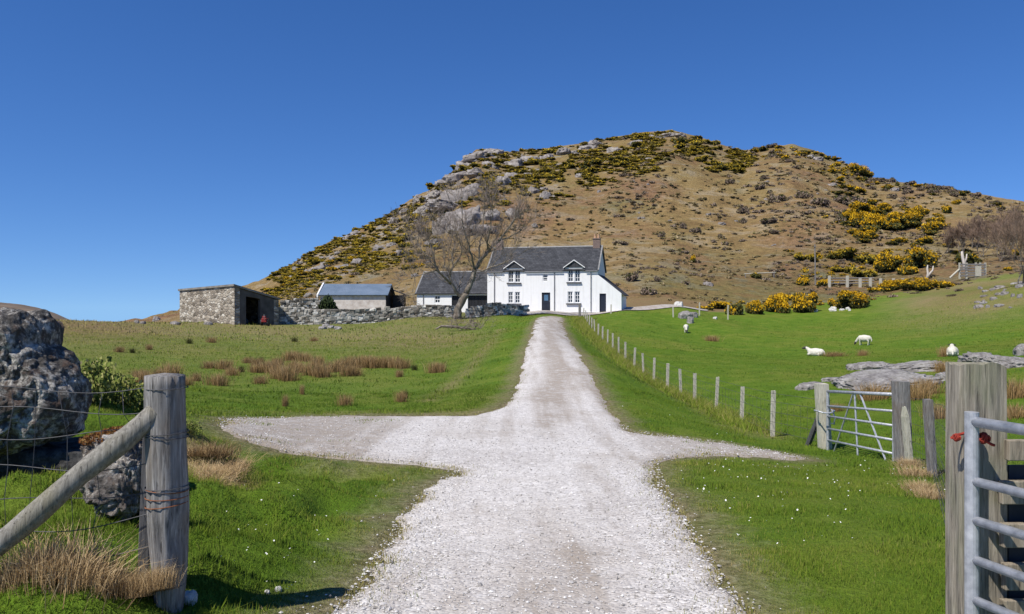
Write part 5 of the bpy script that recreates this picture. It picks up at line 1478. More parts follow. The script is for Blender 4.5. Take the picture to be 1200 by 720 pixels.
def gen_gb(rr):
    cx, cy, sx_, sy_ = GB[rr.randrange(len(GB))]; px = rr.gauss(cx, sx_ * .6); py = rr.gauss(cy, sy_ * .6)
    if px > 1190 or py < SKYP(min(px, 1199)) + 2: return None
    w_ = rr.uniform(4, 13); return px, py, w_, w_ * rr.uniform(.35, .6)
scatter_stuff('gorse_fringe', 'ragged low gorse knitting the yellow clumps of the right flank together', 'gorse fringe', 330, gen_gb, [M['scrub_leaf'], M['gorse_flower']], 190, .24, .42, 37)
# small heathery bushes dotted over the slope
for i in range(46):
    px = rg_.uniform(360, 1150); sl = SKYP(px); py = sl + 12 + (345 - sl) * rg_.random() ** .8
    if py > 350 or (560 < px < 735 and py > 345): continue
    w_ = rg_.uniform(4, 18); place_bush(heath[rg_.randrange(3)], 'heath_bush', px, py, w_, w_ * rg_.uniform(.22, .45), 'small brown heath bush dotted on the open slope of the hill', 'heath bush', 'heath bushes of the slope', sink=.1)
for px, py, w_, h_ in ((1005,240,30,16),(985,238,26,14),(960,240,30,14),(940,232,24,12),(912,236,24,12),(890,222,16,10),(855,215,16,9),(800,268,12,10),(815,272,16,9),(775,278,10,9),(870,250,20,10),(900,262,26,10),(870,262,14,9),(985,262,18,18),(740,330,20,18),(760,345,22,14),(770,330,12,10)):
    place_bush(heath[rg_.randrange(3)], 'heath_bush', px, py, w_, h_, 'larger grey-brown heath bush on the right slope of the hill', 'heath bush', 'larger heath bushes of the slope')

ev = bush_mesh('evergreen_bush', [M['evergreen'], M['evergreen']], 97, 3500, .10, .1, 9, (1, 1, 1))
place_bush(ev, 'evergreen_bush', 387, 364, 36, 30, 'dark evergreen bush behind the long dry stone wall, left of the barn front', 'bush', None, depth=78, sink=0)
# bramble / bracken hummock behind the boulder
bram = [bush_mesh('bramble_bush', [M['bramble'], M['bramble']], 120 + i, 5000, .055, .1, 10, (1, 1, .8)) for i in range(2)]
for px, d, w_, h_, lb_ in ((116, 9.0, 96, 84, 'pale green bramble mound between the huge boulder and the round gate post'), (165, 9.6, 70, 56, 'lower green bramble mound just left of the round gate post'), (205, 8.6, 60, 36, 'straggly bramble tuft behind the round gate post')):
    p = at(px, 0, d); p.z = gz1(p.x, p.y); s = d / F; o = link('bramble_bush', bram[rg_.randrange(2)]); o.location = p - Vector((0, 0, .1)); o.scale = (w_ * s * .6, w_ * s * .5, h_ * s); tag(o, lb_, 'bramble', 'brambles behind the gateway')

# ================================================================ RUSHES AND STRAW
def tuft_mesh(name, mat, seed, n, h_, spread, wd_, lean=.5, bias=.5):
    rng = np.random.default_rng(seed)
    b = rng.normal(0, spread, (n, 2)); ang = rng.uniform(0, 6.28, n); ln = np.abs(rng.normal(0, lean, n)) * .6
    hh = h_ * rng.uniform(.55, 1.1, n)
    dirx = np.cos(ang) * ln + b[:, 0] / max(spread, 1e-3) * .18; diry = np.sin(ang) * ln + b[:, 1] / max(spread, 1e-3) * .18
    fa = rng.uniform(0, 6.28, n); wx = np.cos(fa) * wd_; wy = np.sin(fa) * wd_
    z0 = np.full(n, -.04)
    mx = b[:, 0] + dirx * hh * .4; my = b[:, 1] + diry * hh * .4; mz = hh * .6
    tx = b[:, 0] + dirx * hh * 1.05; ty = b[:, 1] + diry * hh * 1.05; tz = hh * (1 - .25 * ln)
    V = np.stack([np.stack([b[:, 0] - wx, b[:, 1] - wy, z0], 1), np.stack([b[:, 0] + wx, b[:, 1] + wy, z0], 1), np.stack([mx + wx * .7, my + wy * .7, mz], 1), np.stack([mx - wx * .7, my - wy * .7, mz], 1), np.stack([tx, ty, tz], 1)], 1)
    i0 = np.arange(n) * 5
    # as triangles
    Fc = np.concatenate([np.stack([i0, i0 + 1, i0 + 2], 1), np.stack([i0, i0 + 2, i0 + 3], 1), np.stack([i0 + 3, i0 + 2, i0 + 4], 1)])
    t = np.clip(rng.normal(bias, .25, n), 0, 1)
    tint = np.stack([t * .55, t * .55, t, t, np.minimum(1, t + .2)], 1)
    return mesh_np(name, V.reshape(-1, 3), Fc, mat, {'tint': tint.ravel()})
rush_me = [tuft_mesh('rush_clump', M['rush'], 200 + i, 420, .6, .22, .007, .55) for i in range(4)]
rushg_me = [tuft_mesh('rush_clump', M['rushg'], 210 + i, 260, .5, .13, .007, .4, .4) for i in range(2)]
ruL = [(255,452,22),(245,432,14),(262,433,18),(272,440,16),(306,425,12),(300,428,14),(318,433,16),(325,428,14),(338,446,26),(326,444,20),(332,440,18),(345,432,16),(300,437,16),(312,436,20),(324,438,22),
       (368,440,26),(352,437,18),(378,442,24),(392,436,20),(402,434,22),(412,430,20),(424,431,22),(436,431,22),(448,431,20),(460,431,22),(472,432,18),(432,428,16),(408,441,20),(416,440,16),(372,428,18),(358,424,16),(340,423,18),(346,421,14),(290,426,10),(510,437,20),(515,435,14),(486,434,12),
       (404,476,14),(334,476,7),(470,472,14),(475,468,10),(186,444,18),(200,441,24),(165,446,20),(218,452,14),(305,450,14),(354,463,5),
       (140,413,10),(155,414,10),(175,410,8),(222,403,12),(248,402,10),(345,401,10),(368,400,8),(166,448,20),(230,447,10),(283,436,10),(468,442,8)]
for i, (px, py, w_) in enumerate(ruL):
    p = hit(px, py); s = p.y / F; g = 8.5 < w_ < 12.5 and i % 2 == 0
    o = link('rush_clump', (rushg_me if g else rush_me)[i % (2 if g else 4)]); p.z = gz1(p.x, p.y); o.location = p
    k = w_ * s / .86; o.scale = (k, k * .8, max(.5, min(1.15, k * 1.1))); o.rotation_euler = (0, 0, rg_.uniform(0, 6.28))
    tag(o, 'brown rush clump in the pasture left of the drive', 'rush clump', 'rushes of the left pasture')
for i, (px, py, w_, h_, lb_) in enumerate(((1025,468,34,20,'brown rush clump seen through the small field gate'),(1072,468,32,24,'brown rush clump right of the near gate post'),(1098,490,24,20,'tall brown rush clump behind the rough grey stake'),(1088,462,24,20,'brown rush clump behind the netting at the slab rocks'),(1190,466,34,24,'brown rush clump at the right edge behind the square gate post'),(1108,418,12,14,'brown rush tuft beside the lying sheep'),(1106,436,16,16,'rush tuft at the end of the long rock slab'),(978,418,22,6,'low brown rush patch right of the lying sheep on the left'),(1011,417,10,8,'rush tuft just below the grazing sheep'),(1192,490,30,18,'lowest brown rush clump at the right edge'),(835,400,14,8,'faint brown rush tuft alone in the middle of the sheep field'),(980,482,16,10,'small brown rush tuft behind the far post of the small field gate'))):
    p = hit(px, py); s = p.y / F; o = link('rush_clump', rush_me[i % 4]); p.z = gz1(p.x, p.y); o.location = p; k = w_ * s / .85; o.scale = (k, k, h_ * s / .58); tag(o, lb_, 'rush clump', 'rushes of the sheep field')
# straw caught along the netting and on the bank
straw_me = [tuft_mesh('straw_clump', M['straw'], 220 + i, 900, .34, .13, .0026, .9) for i in range(3)]
for i, (px, py, d, k, lb_, rz, tilt) in enumerate(((75,690,3.62,.84,'biggest clump of dead straw caught on the netting under the slanting pole',0,(0,.5)),(25,690,3.60,.46,'dead straw clump at the left edge under the slanting pole',1,(0,.4)),(118,690,3.64,.46,'dead straw clump on the netting right of the biggest one',2,(0,.6)),(160,692,3.66,.42,'straggling straw between the netting clumps and the round gate post',2,(0,1.0)),(186,684,3.62,.36,'wisp of straw caught across the foot of the round gate post',2,(0,1.1)),(50,688,3.61,.6,'dead straw left of the biggest netting clump',2,(0,.5)),(95,688,3.63,.5,'dead straw tucked between the two biggest netting clumps',2,(0,.5)))):
    p = at(px, py, d); o = link('straw_clump', straw_me[i % 3]); p.z = max(p.z, gz1(p.x, p.y)) ; o.location = p - Vector((0, 0, .02)); o.scale = (k * 1.1, k * .7, k * .95); o.rotation_euler = (tilt[0], tilt[1] * .35, rz); tag(o, lb_, 'straw clump', 'straw on the netting')
for i, (px, py, k) in enumerate(((238,548,.8),(250,540,.9),(262,556,.8),(245,565,.7),(228,535,.8),(270,545,.6),(222,552,.7))):
    p = hit(px, py); p.z = gz1(p.x, p.y); o = link('straw_clump', straw_me[i % 3]); o.location = p; o.scale = (k * 1.2, k * 1.0, k * rg_.uniform(.25, .42)); o.rotation_euler = (rg_.uniform(-.3, .1), rg_.uniform(.0, .4), i * 1.7); tag(o, 'clump of dead straw on the bank right of the round gate post', 'straw clump', 'straw on the bank')
for i, (px, py, k) in enumerate(((1072,560,.7),(1080,575,.6),(1066,548,.6),(1088,585,.5))):
    p = hit(px, py); p.z = gz1(p.x, p.y); o = link('straw_clump', straw_me[i % 3]); o.location = p; o.scale = (k, k, k * .6); tag(o, 'pale straw tuft at the foot of the netting beyond the square gate post', 'straw clump', 'straw at the netting foot')

# ================================================================ GRASS (stuff)
def lawn():
    Vs = []; Ts = []
    def patch(n, ylo, yhi, hlo, hhi, wd_, seed, pxlo=-60, pxhi=1260, sel=None, bias=.38, lean=.55):
        rng = np.random.default_rng(seed)
        y = np.sqrt(rng.random(n) * (yhi ** 2 - ylo ** 2) + ylo ** 2); px = rng.uniform(pxlo, pxhi, n); x = (px - 600) / F * y
        ins = np.zeros(n, bool); c = (np.abs(x) < 8); ins[c] = inside(COARSE, x[c], y[c])
        ed = edge_dist(x, y); wp = worn_patch(x, y)
        inv = ins & (rng.random(n) < .55 * np.exp(-ed / .10) + .5 * np.clip((np.abs(x) - 1.9) / .8, 0, 1) * (y > 7) * (y < 15) * (fbm(x * 1.3 + 7, y * 2.2, 3) > .04))
        keep = inv | ~ins & (rng.random(n) < np.clip(ed / .22, .25, 1) * (1 - .8 * np.clip(wp, 0, 1)))
        x, y, px, ed, wp = x[keep], y[keep], px[keep], ed[keep], wp[keep]
        z = GZ(x, y); m_ = len(x)
        dry, brown = dry_fields(x, y)
        pt = fbm(x * .8, y * .8, 3) * .5 + fbm(x * .17 + 5, y * .17, 3) * .5
        tint = np.clip(rng.normal(bias, .14, m_) + pt * .55 + dry * .42 + brown * .45 + wp * .35 + np.clip(1 - ed / .45, 0, 1) * .38, 0, 1)
        clump = np.clip(.75 + fbm(x * 2.3, y * 2.3, 3) * 1.3, .35, 1.9)
        inr = inside(COARSE, x, y) & (np.abs(x) < 8); ed = np.where(inr, .33, ed); z = z + .014 * inr; tint = np.clip(tint + .18 * inr, 0, 1)
        h_ = rng.uniform(hlo, hhi, m_) * clump * (1 + dry * 1.0) * np.clip(ed / .5, .35, 1)
        a = rng.uniform(0, 6.28, m_); ln = np.abs(rng.normal(0, lean, m_)); fa = rng.uniform(0, 6.28, m_)
        wx = np.cos(fa) * wd_; wy = np.sin(fa) * wd_
        V = np.stack([np.stack([x - wx, y - wy, z - .01], 1), np.stack([x + wx, y + wy, z - .01], 1), np.stack([x + np.cos(a) * ln * h_, y + np.sin(a) * ln * h_, z + h_ * (1 - .2 * np.minimum(ln, 2))], 1)], 1)
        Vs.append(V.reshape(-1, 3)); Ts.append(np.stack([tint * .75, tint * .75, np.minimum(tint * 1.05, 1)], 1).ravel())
    patch(110000, 2.9, 5.2, .018, .055, .0026, 1)
    patch(160000, 5.0, 10, .018, .055, .0040, 2)
    patch(140000, 9.5, 20, .02, .06, .0075, 3)
    patch(110000, 19, 45, .025, .065, .014, 4)
    patch(40000, 44, 80, .04, .10, .03, 5)
    # longer grass on the left bank and round the posts
    patch(26000, 3.0, 7.5, .03, .10, .003, 6, -60, 330, bias=.48, lean=.9)
    # verge along the roadside fence
    rng = np.random.default_rng(9); n = 26000
    t = rng.random(n) ** .8 * (len(FL) - 1); i = np.minimum(t.astype(int), len(FL) - 2); f = (t - i)[:, None]
    q = FL[i] * (1 - f) + FL[i + 1] * f; q = q + rng.normal(0, 1, (n, 2)) * (.12 + .006 * q[:, 1:2]) - np.array([.18, 0])
    x, y = q[:, 0], q[:, 1]; z = GZ(x, y); h_ = rng.uniform(.10, .30, n); a = rng.uniform(0, 6.28, n); ln = np.abs(rng.normal(0, .8, n)); fa = rng.uniform(0, 6.28, n); wd_ = .0045 * (1 + y / 22)
    V = np.stack([np.stack([x - np.cos(fa) * wd_, y - np.sin(fa) * wd_, z], 1), np.stack([x + np.cos(fa) * wd_, y + np.sin(fa) * wd_, z], 1), np.stack([x + np.cos(a) * ln * h_, y + np.sin(a) * ln * h_, z + h_ * .85], 1)], 1)
    tint = np.clip(rng.normal(.68, .16, n), 0, 1); Vs.append(V.reshape(-1, 3)); Ts.append(np.stack([tint * .75, tint * .75, tint], 1).ravel())
    V = np.concatenate(Vs); T = np.concatenate(Ts); nf = len(V) // 3
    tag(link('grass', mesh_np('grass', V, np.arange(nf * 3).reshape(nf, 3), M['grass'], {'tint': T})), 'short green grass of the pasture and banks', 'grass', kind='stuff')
lawn()

def daisies():
    rng = np.random.default_rng(17); n = 0
    px = np.concatenate([rng.uniform(770, 1110, 120), rng.uniform(780, 1000, 70), rng.uniform(250, 480, 60), rng.uniform(700, 900, 40)])
    py = np.concatenate([rng.uniform(538, 585, 120), rng.uniform(545, 650, 70), rng.uniform(560, 700, 60), rng.uniform(470, 520, 40)])
    Vs = []; Fs = []; b = 0
    for a, c in zip(px, py):
        p = hit(a, c); d = float(edge_dist([p.x], [p.y])[0])
        if inside(COARSE, [p.x], [p.y])[0] or d < .25: continue
        z = gz1(p.x, p.y) + rng.uniform(.035, .07); r_ = rng.uniform(.004, .010) * min(1, .55 + p.y / 22)
        tl = rng.normal(0, .35, 2)
        k = np.arange(8) * math.pi / 4; rr = r_ * np.where(np.arange(8) % 2, .8, 1.05)
        ringp = np.stack([p.x + np.cos(k) * rr, p.y + np.sin(k) * rr, z + (np.cos(k) * tl[0] + np.sin(k) * tl[1]) * rr], 1)
        Vs.append(np.concatenate([ringp, [[p.x, p.y, z - .004]]])); Fs += [(b + i, b + (i + 1) % 8, b + 8) for i in range(8)]; b += 9
    tag(link('daisies', mesh_np('daisies', np.concatenate(Vs), np.array(Fs), M['daisy'])), 'tiny white daisies in the short grass', 'daisies', kind='stuff')
daisies()

def pebbles():
    rng = np.random.default_rng(23)
    oc = np.array([(1, 0, 0), (-1, 0, 0), (0, 1, 0), (0, -1, 0), (0, 0, 1), (0, 0, -1)], float)
    of = np.array([(0, 2, 4), (2, 1, 4), (1, 3, 4), (3, 0, 4), (2, 0, 5), (1, 2, 5), (3, 1, 5), (0, 3, 5)])
    n = 60000; y = rng.uniform(2.9, 1, n) if False else 2.9 * (14 / 2.9) ** rng.random(n)
    x = rng.uniform(-4.2, 4.0, n) * np.clip(y / 6, .6, 1.3)
    ins = inside(COARSE, x, y); ed = edge_dist(x, y)
    keep = (ins & (rng.random(n) < .55 + .45 * (ed < .4))) | (~ins & (rng.random(n) < np.exp(-ed / .06) * .25))
    x, y, ins = x[keep], y[keep], ins[keep]; m_ = len(x)
    s = np.exp(rng.normal(math.log(.0050), .45, m_)) * (1 + y / 22); s = np.minimum(s, .015)
    z = H(x, y) + .012 + .0004 * y + fbm(x * 3, y * 3, 3) * .012 * np.clip(edge_dist(x, y) / .3, 0, 1) * ins + s * .15
    V = oc[None] * (1 + rng.normal(0, .25, (m_, 6, 1))) * (s[:, None] * rng.uniform(.6, 1.3, (m_, 3)) * np.array([1, 1, .62]))[:, None]
    a = rng.uniform(0, 6.28, m_); ca_, sa_ = np.cos(a)[:, None], np.sin(a)[:, None]
    Vx = V[..., 0] * ca_ - V[..., 1] * sa_; Vy = V[..., 0] * sa_ + V[..., 1] * ca_
    V = np.stack([Vx + x[:, None], Vy + y[:, None], V[..., 2] + z[:, None]], -1)
    Fc = (of[None] + (np.arange(m_) * 6)[:, None, None]).reshape(-1, 3)
    t = np.repeat(rng.random(m_), 6)
    m, nt, b_ = new_mat('loose stones'); nt.links.new(ramp(nt, attr(nt, 'tint'), [(0, (.24, .225, .21)), (.3, (.43, .41, .39)), (.85, (.58, .56, .54)), (1, (.74, .73, .71))]), b_.inputs['Base Color'])
    tag(link('loose_gravel', mesh_np('loose_gravel', V.reshape(-1, 3), Fc, m, {'tint': t})), 'loose grey and white chips on the drive', 'gravel', kind='stuff')
pebbles()

# ================================================================ TREES
def grow(mb, p, d, L, r_, lvl, rnd, maxl, up=.12, spread=.7, kids=(2, 4), twig=None, minr=.010):
    tgt = mb if (lvl < maxl - 1 or twig is None) else twig
    n = 4 if lvl < 3 else 3
    pts_ = [p]; q = p.copy(); dd = d.copy()
    for i in range(n):
        dd = (dd + Vector((rnd.gauss(0, .16), rnd.gauss(0, .16), rnd.gauss(0, .13) + up * .5))).normalized(); q = q + dd * (L / n); pts_.append(q.copy())
    rs = [max(minr, r_ * (1 - .5 * i / n)) for i in range(n + 1)]
    tgt.tube(pts_, rs, 7 if lvl < 2 else (5 if lvl < 3 else 3), caps=False)
    if lvl >= maxl: return
    for k in range(rnd.randint(*kids)):
        f = rnd.uniform(.35, 1.0); i = min(n - 1, int(f * n)); b_ = pts_[i].lerp(pts_[i + 1], f * n - i)
        ax = Vector((rnd.gauss(0, 1), rnd.gauss(0, 1), rnd.gauss(0, 1))).normalized()
        nd = (dd + ax * spread + Vector((0, 0, up))).normalized()
        grow(mb, b_, nd, L * rnd.uniform(.55, .82), r_ * (1 - .5 * f) * rnd.uniform(.5, .75), lvl + 1, rnd, maxl, up, spread, kids, twig, minr)
    nd = (dd + Vector((rnd.gauss(0, .2), rnd.gauss(0, .2), rnd.gauss(0, .2) + up))).normalized()
    grow(mb, pts_[-1], nd, L * .75, r_ * .5, lvl + 1, rnd, maxl, up, spread, kids, twig, minr)

TD = 68.5
tb = at(541, 0, TD); tb.z = gz1(tb.x, tb.y) - .1
tree = thing('bare_tree', 'bare forked tree standing by the gap in the stone walls left of the drive', 'tree', tuple(tb))
def tp(px, py, dy=0): 
    v = at(px, py, TD); return Vector((v.x, v.y + dy, v.z)) - tb
trk = MB(); rnd = random.Random(12)
limbs = [([(536,374,0),(537,362,0),(541,352,0),(546,344,0)], .46, .36),
 ([(546,344,0),(552,330,.2),(556,316,.4),(562,304,.5),(572,294,.6),(583,282,.8),(594,268,.9),(602,256,.9)], .33, .07),
 ([(562,304,.5),(561,290,.8),(563,278,1.0),(566,262,1.2),(566,244,1.2)], .14, .04),
 ([(572,294,.6),(571,282,-.4),(575,268,-.9),(578,250,-1.2)], .12, .04),
 ([(583,282,.8),(597,276,1.4),(610,268,2.0)], .10, .04),
 ([(556,316,.4),(566,318,-.8),(578,314,-1.5),(590,310,-2.0)], .11, .04),
 ([(556,318,.4),(553,300,-.6),(549,288,-1.0),(545,272,-1.4),(543,254,-1.6)], .14, .04),
 ([(543,350,0),(535,342,-.2),(529,332,-.4),(528,322,-.4),(531,312,-.3),(529,300,.2),(532,288,.5)], .22, .05),
 ([(529,332,-.4),(521,326,-.9),(514,318,-1.3),(511,306,-1.5),(508,294,-1.6),(505,282,-1.6)], .17, .05),
 ([(514,318,-1.3),(502,322,-2.0),(490,326,-2.3)], .09, .035),
 ([(511,306,-1.5),(501,300,-1.0),(493,291,-.6),(488,280,-.4)], .09, .035),
 ([(531,312,-.3),(540,302,-.5),(541,290,-.7)], .10, .04),
 ([(529,322,-.4),(520,312,.8),(519,298,1.4),(516,284,1.8)], .10, .04)]
tw = MB()
for lp_, r0, r1 in limbs:
    raw = [tp(*q) for q in lp_]; P_ = []
    for i in range(len(raw) - 1):
        for k in range(3): P_.append(raw[i].lerp(raw[i + 1], k / 3) + Vector((rnd.gauss(0, .035), rnd.gauss(0, .035), rnd.gauss(0, .03))))
    P_.append(raw[-1]); n_ = len(P_)
    r0, r1 = r0 * .8, r1 * .9
    trk.tube(P_, [r0 + (r1 - r0) * (i / (n_ - 1)) ** .8 for i in range(n_)], 9, caps=True, rough=.18)
    if lp_[0][1] > 370: continue
    for i in range(2, n_):
        f = i / n_
        for _ in range(2 if f > .35 else 1):
            if rnd.random() < .52:
                d_ = (P_[i] - P_[i - 1]).normalized(); ax = Vector((rnd.gauss(0, 1), rnd.gauss(0, 1), rnd.gauss(0, .8))).normalized()
                grow(trk, P_[i], (d_ * .6 + ax * .9 + Vector((0, 0, .25))).normalized(), rnd.uniform(.8, 1.7), max(.022, (r0 + (r1 - r0) * f) * .35), 2, rnd, 5, .14, .75, (2, 3), tw, .0085)
    d_ = (P_[-1] - P_[-2]).normalized()
    for _ in range(3): grow(trk, P_[-1], (d_ + Vector((rnd.gauss(0, .5), rnd.gauss(0, .5), rnd.gauss(0, .4)))).normalized(), rnd.uniform(1.0, 1.8), r1 * .8, 2, rnd, 5, .12, .7, (2, 3), tw, .0085)
trk.build('trunk', M['bark'], tree, smooth=True); tw.build('crown', M['twig'], tree)
# fallen branch below the tree
fb = hit(540, 388); fb.z = gz1(fb.x, fb.y); fbr = thing('fallen_branch', 'fallen bare branch lying on the grass below the bare forked tree', 'branch', tuple(fb))
mb = MB(); t2 = MB(); s = fb.y / F
mb.tube([Vector((-1.7, .1, .12)), Vector((-1.3, 0, .32)), Vector((-.6, 0, .30)), Vector((.2, .1, .18)), Vector((1.0, 0, .12))], [.05, .09, .10, .07, .04], 7)
for k in range(26): grow(mb, Vector((rnd.uniform(-.9, 1.6), rnd.uniform(-.2, .3), rnd.uniform(.1, .3))), Vector((rnd.gauss(.4, .6), rnd.gauss(0, .5), rnd.uniform(-.1, .6))).normalized(), rnd.uniform(.35, .8), .022, 3, rnd, 5, .0, .8, (2, 3), t2, .008)
mb.build('limb', M['bark'], fbr); t2.build('crown', M['twig'], fbr)

def scrub_tree(name, label, px, d, hgt, wid, seed, stems, mat, group=None, lean=0, minr=.011):
    p = at(px, 0, d); p.z = gz1(p.x, p.y) - .1; o = thing(name, label, 'tree', tuple(p), 0, group)
    rn = random.Random(seed); a_ = MB(); b_ = MB()
    for k in range(stems):
        d_ = Vector((rn.gauss(lean, wid), rn.gauss(0, wid), 1)).normalized()
        grow(a_, Vector((rn.gauss(0, .25), rn.gauss(0, .25), 0)), d_, hgt * .34, .12 if stems < 4 else .07, 0, rn, 5, .18, .75, (2, 3), b_, minr)
    a_.build('trunk', M['bark'], o, smooth=True); b_.build('crown', mat, o)
scrub_tree('bare_tree', 'gnarled bare tree with dark twigs at the right edge above the stone heap', 1197, 76, 7.6, .55, 31, 4, M['scrub_twig'], 'bare trees at the right edge', .05, .012)
scrub_tree('bare_tree', 'tall bare tree partly cut by the right edge of the picture', 1228, 82, 9.5, .5, 32, 4, M['scrub_twig'], 'bare trees at the right edge', 0, .012)
for i, (px, d, hh, lb_) in enumerate(((1172, 112, 7.4, 'bare twiggy tree behind the gnarled one at the right edge'), (1150, 120, 6.6, 'bare scrub tree left of the gnarled right edge tree'), (1128, 126, 6.0, 'bare scrub tree above the upright dead trunk'), (1108, 130, 4.6, 'leftmost low scrub tree of the brown thicket on the right'), (1190, 128, 8.0, 'bare tree topping the brown thicket at the right edge'), (1140, 138, 6.0, 'upper bare scrub tree of the brown thicket on the right'))):
    scrub_tree('bare_tree', lb_, px, d, hh, .45, 40 + i, 4, M['scrub_twig'], 'bare trees of the right thicket', .05, .016)

# bleached dead trunks
def dead(px, pyb, label, polys):
    p = hit(px, pyb); p.z = gz1(p.x, p.y) - .1; s = p.y / F; o = thing('dead_trunk', label, 'dead tree', tuple(p)); mb = MB()
    for pl in polys: mb.tube([Vector((a * s, 0.1 * i, b_ * s)) for i, (a, b_, r_) in enumerate(pl)], [r_ * .7 * s for _, _, r_ in pl], 8, rough=.2)
    mb.build('trunk', M['bleached'], o, smooth=True)
dead(1130, 317, 'upright bleached dead trunk with a stub, beside the wooden pen', [[(0, 0, 3.4), (.5, 8, 2.8), (-1, 16, 2.4), (-1.5, 23, 1.6)], [(.5, 9, 1.6), (3, 15, 1.4), (4, 20, .9)]])
dead(1089, 327, 'forked bleached dead trunk left of the wooden pen', [[(-3, 0, 2.2), (-1, 7, 1.8), (-1.5, 13, 1.4), (-.5, 17, .8)], [(-2, 3, 1.8), (2, 8, 1.7), (5, 11, 1.4), (6, 16, .8)]])
# wooden pen
pn = hit(1140, 326); pn.z = gz1(pn.x, pn.y); s = pn.y / F
pen = thing('wooden_pen', 'grey slatted wooden stock pen below the upright dead trunk', 'pen', tuple(pn))
for k in range(5):
    mb = MB(); mb.box((0, 0, (3 + k * 3.2) * s), (30 * s, .06, 1.9 * s), Matrix.Rotation(.02 * (k % 3 - 1), 3, 'Y')); mb.build('rail', M['wood'], pen)
for x in (-15, -7, 4, 9, 15):
    mb = MB(); mb.box((x * s, .08, 8.5 * s), (2.0 * s, .14, 19 * s)); mb.build('post', M['wood_pale'], pen)
mb = MB(); mb.tube([(-27 * s, 0, 0), (-16 * s, 0, 10 * s)], 1.1 * s, 6); mb.build('strut', M['wood_pale'], pen)
mb = MB(); mb.box((6 * s, -.08, 8 * s), (7 * s, .05, 12 * s)); tag(mb.build('hurdle', M['wood_pale'], pen), 'pale boarded hurdle')
# far fence and walling behind gorse
for i, px in enumerate((972, 993, 1008, 1020, 1032, 1047, 1058)):
    p = hit(px, 337); p.z = gz1(p.x, p.y) - .05; s = p.y / F
    square_post('fence_post', 'pale post of the far fence behind the bright gorse, %s from its left end' % ords[i], p, p + Vector((0, 0, (14 if i < 2 else 11) * s)), 2.6 * s, M['wood_pale'], 'posts of the far fence', 'fence post')
pa, pb = hit(972, 335), hit(1024, 335); o = thing('fence_rails', 'weathered rails between the far fence posts right of the utility pole', 'fence', tuple(pa)); s = pa.y / F
for k in range(3):
    mb = MB(); mb.tube([Vector((0, -.15, (2.5 + 3 * k) * s)), pb - pa + Vector((0, -.15, (2.5 + 3 * k) * s))], .7 * s, 5); mb.build('rail', M['wood'], o)
# utility pole and leaning pale pole on the slope
p = hit(955.5, 335); p.z = gz1(p.x, p.y) - .2; s = p.y / F
up_ = thing('utility_pole', 'thin grey utility pole standing in the gorse on the slope', 'pole', tuple(p))
mb = MB(); mb.tube([(0, 0, 0), (-.2 * s, 0, 25 * s), (-.6 * s, 0, 50 * s)], [.85 * s, .8 * s, .65 * s], 8); mb.build('pole_shaft', M['wood'], up_)
mb = MB(); mb.box((-.6 * s, -.1, 47 * s), (3.0 * s, .1, .8 * s)); mb.build('crossarm', M['wood'], up_)
p = hit(873, 326); s = p.y / F; p.z = gz1(p.x, p.y)
o = thing('pale_rail', 'long pale rail lying along the hillside left of the utility pole', 'rail', tuple(p)); mb = MB()
q1 = hit(909, 326); q1.z = gz1(q1.x, q1.y)
mb.tube([Vector((-1 * s, 0, 4.5 * s)), q1 - p + Vector((0, 0, 6.5 * s))], .6 * s, 6); mb.build('rail_bar', M['wood_pale'], o)
mb = MB(); mb.tube([Vector((.5 * s, 0, -1 * s)), Vector((.5 * s, 0, 4.7 * s))], .5 * s, 5); mb.tube([q1 - p - Vector((2 * s, 0, 0)), q1 - p + Vector((-2 * s, 0, 6.4 * s))], .5 * s, 5); mb.build('support', M['wood'], o)

# small trough in the left pasture behind the post
p = hit(163.5, 461); p.z = gz1(p.x, p.y); s = p.y / F
tr_ = thing('water_trough', 'small pale trough with a dark top in the pasture left of the round gate post', 'trough', tuple(p))
mb = MB(); mb.box((0, 0, 3.5 * s), (9 * s, 5 * s, 7 * s)); mb.build('tank', M['concrete'], tr_, bevel=.02)
mb = MB(); mb.box((0, 0, 8 * s), (13 * s, 7 * s, 2.2 * s)); mb.build('lid', M['black'], tr_, bevel=.01)

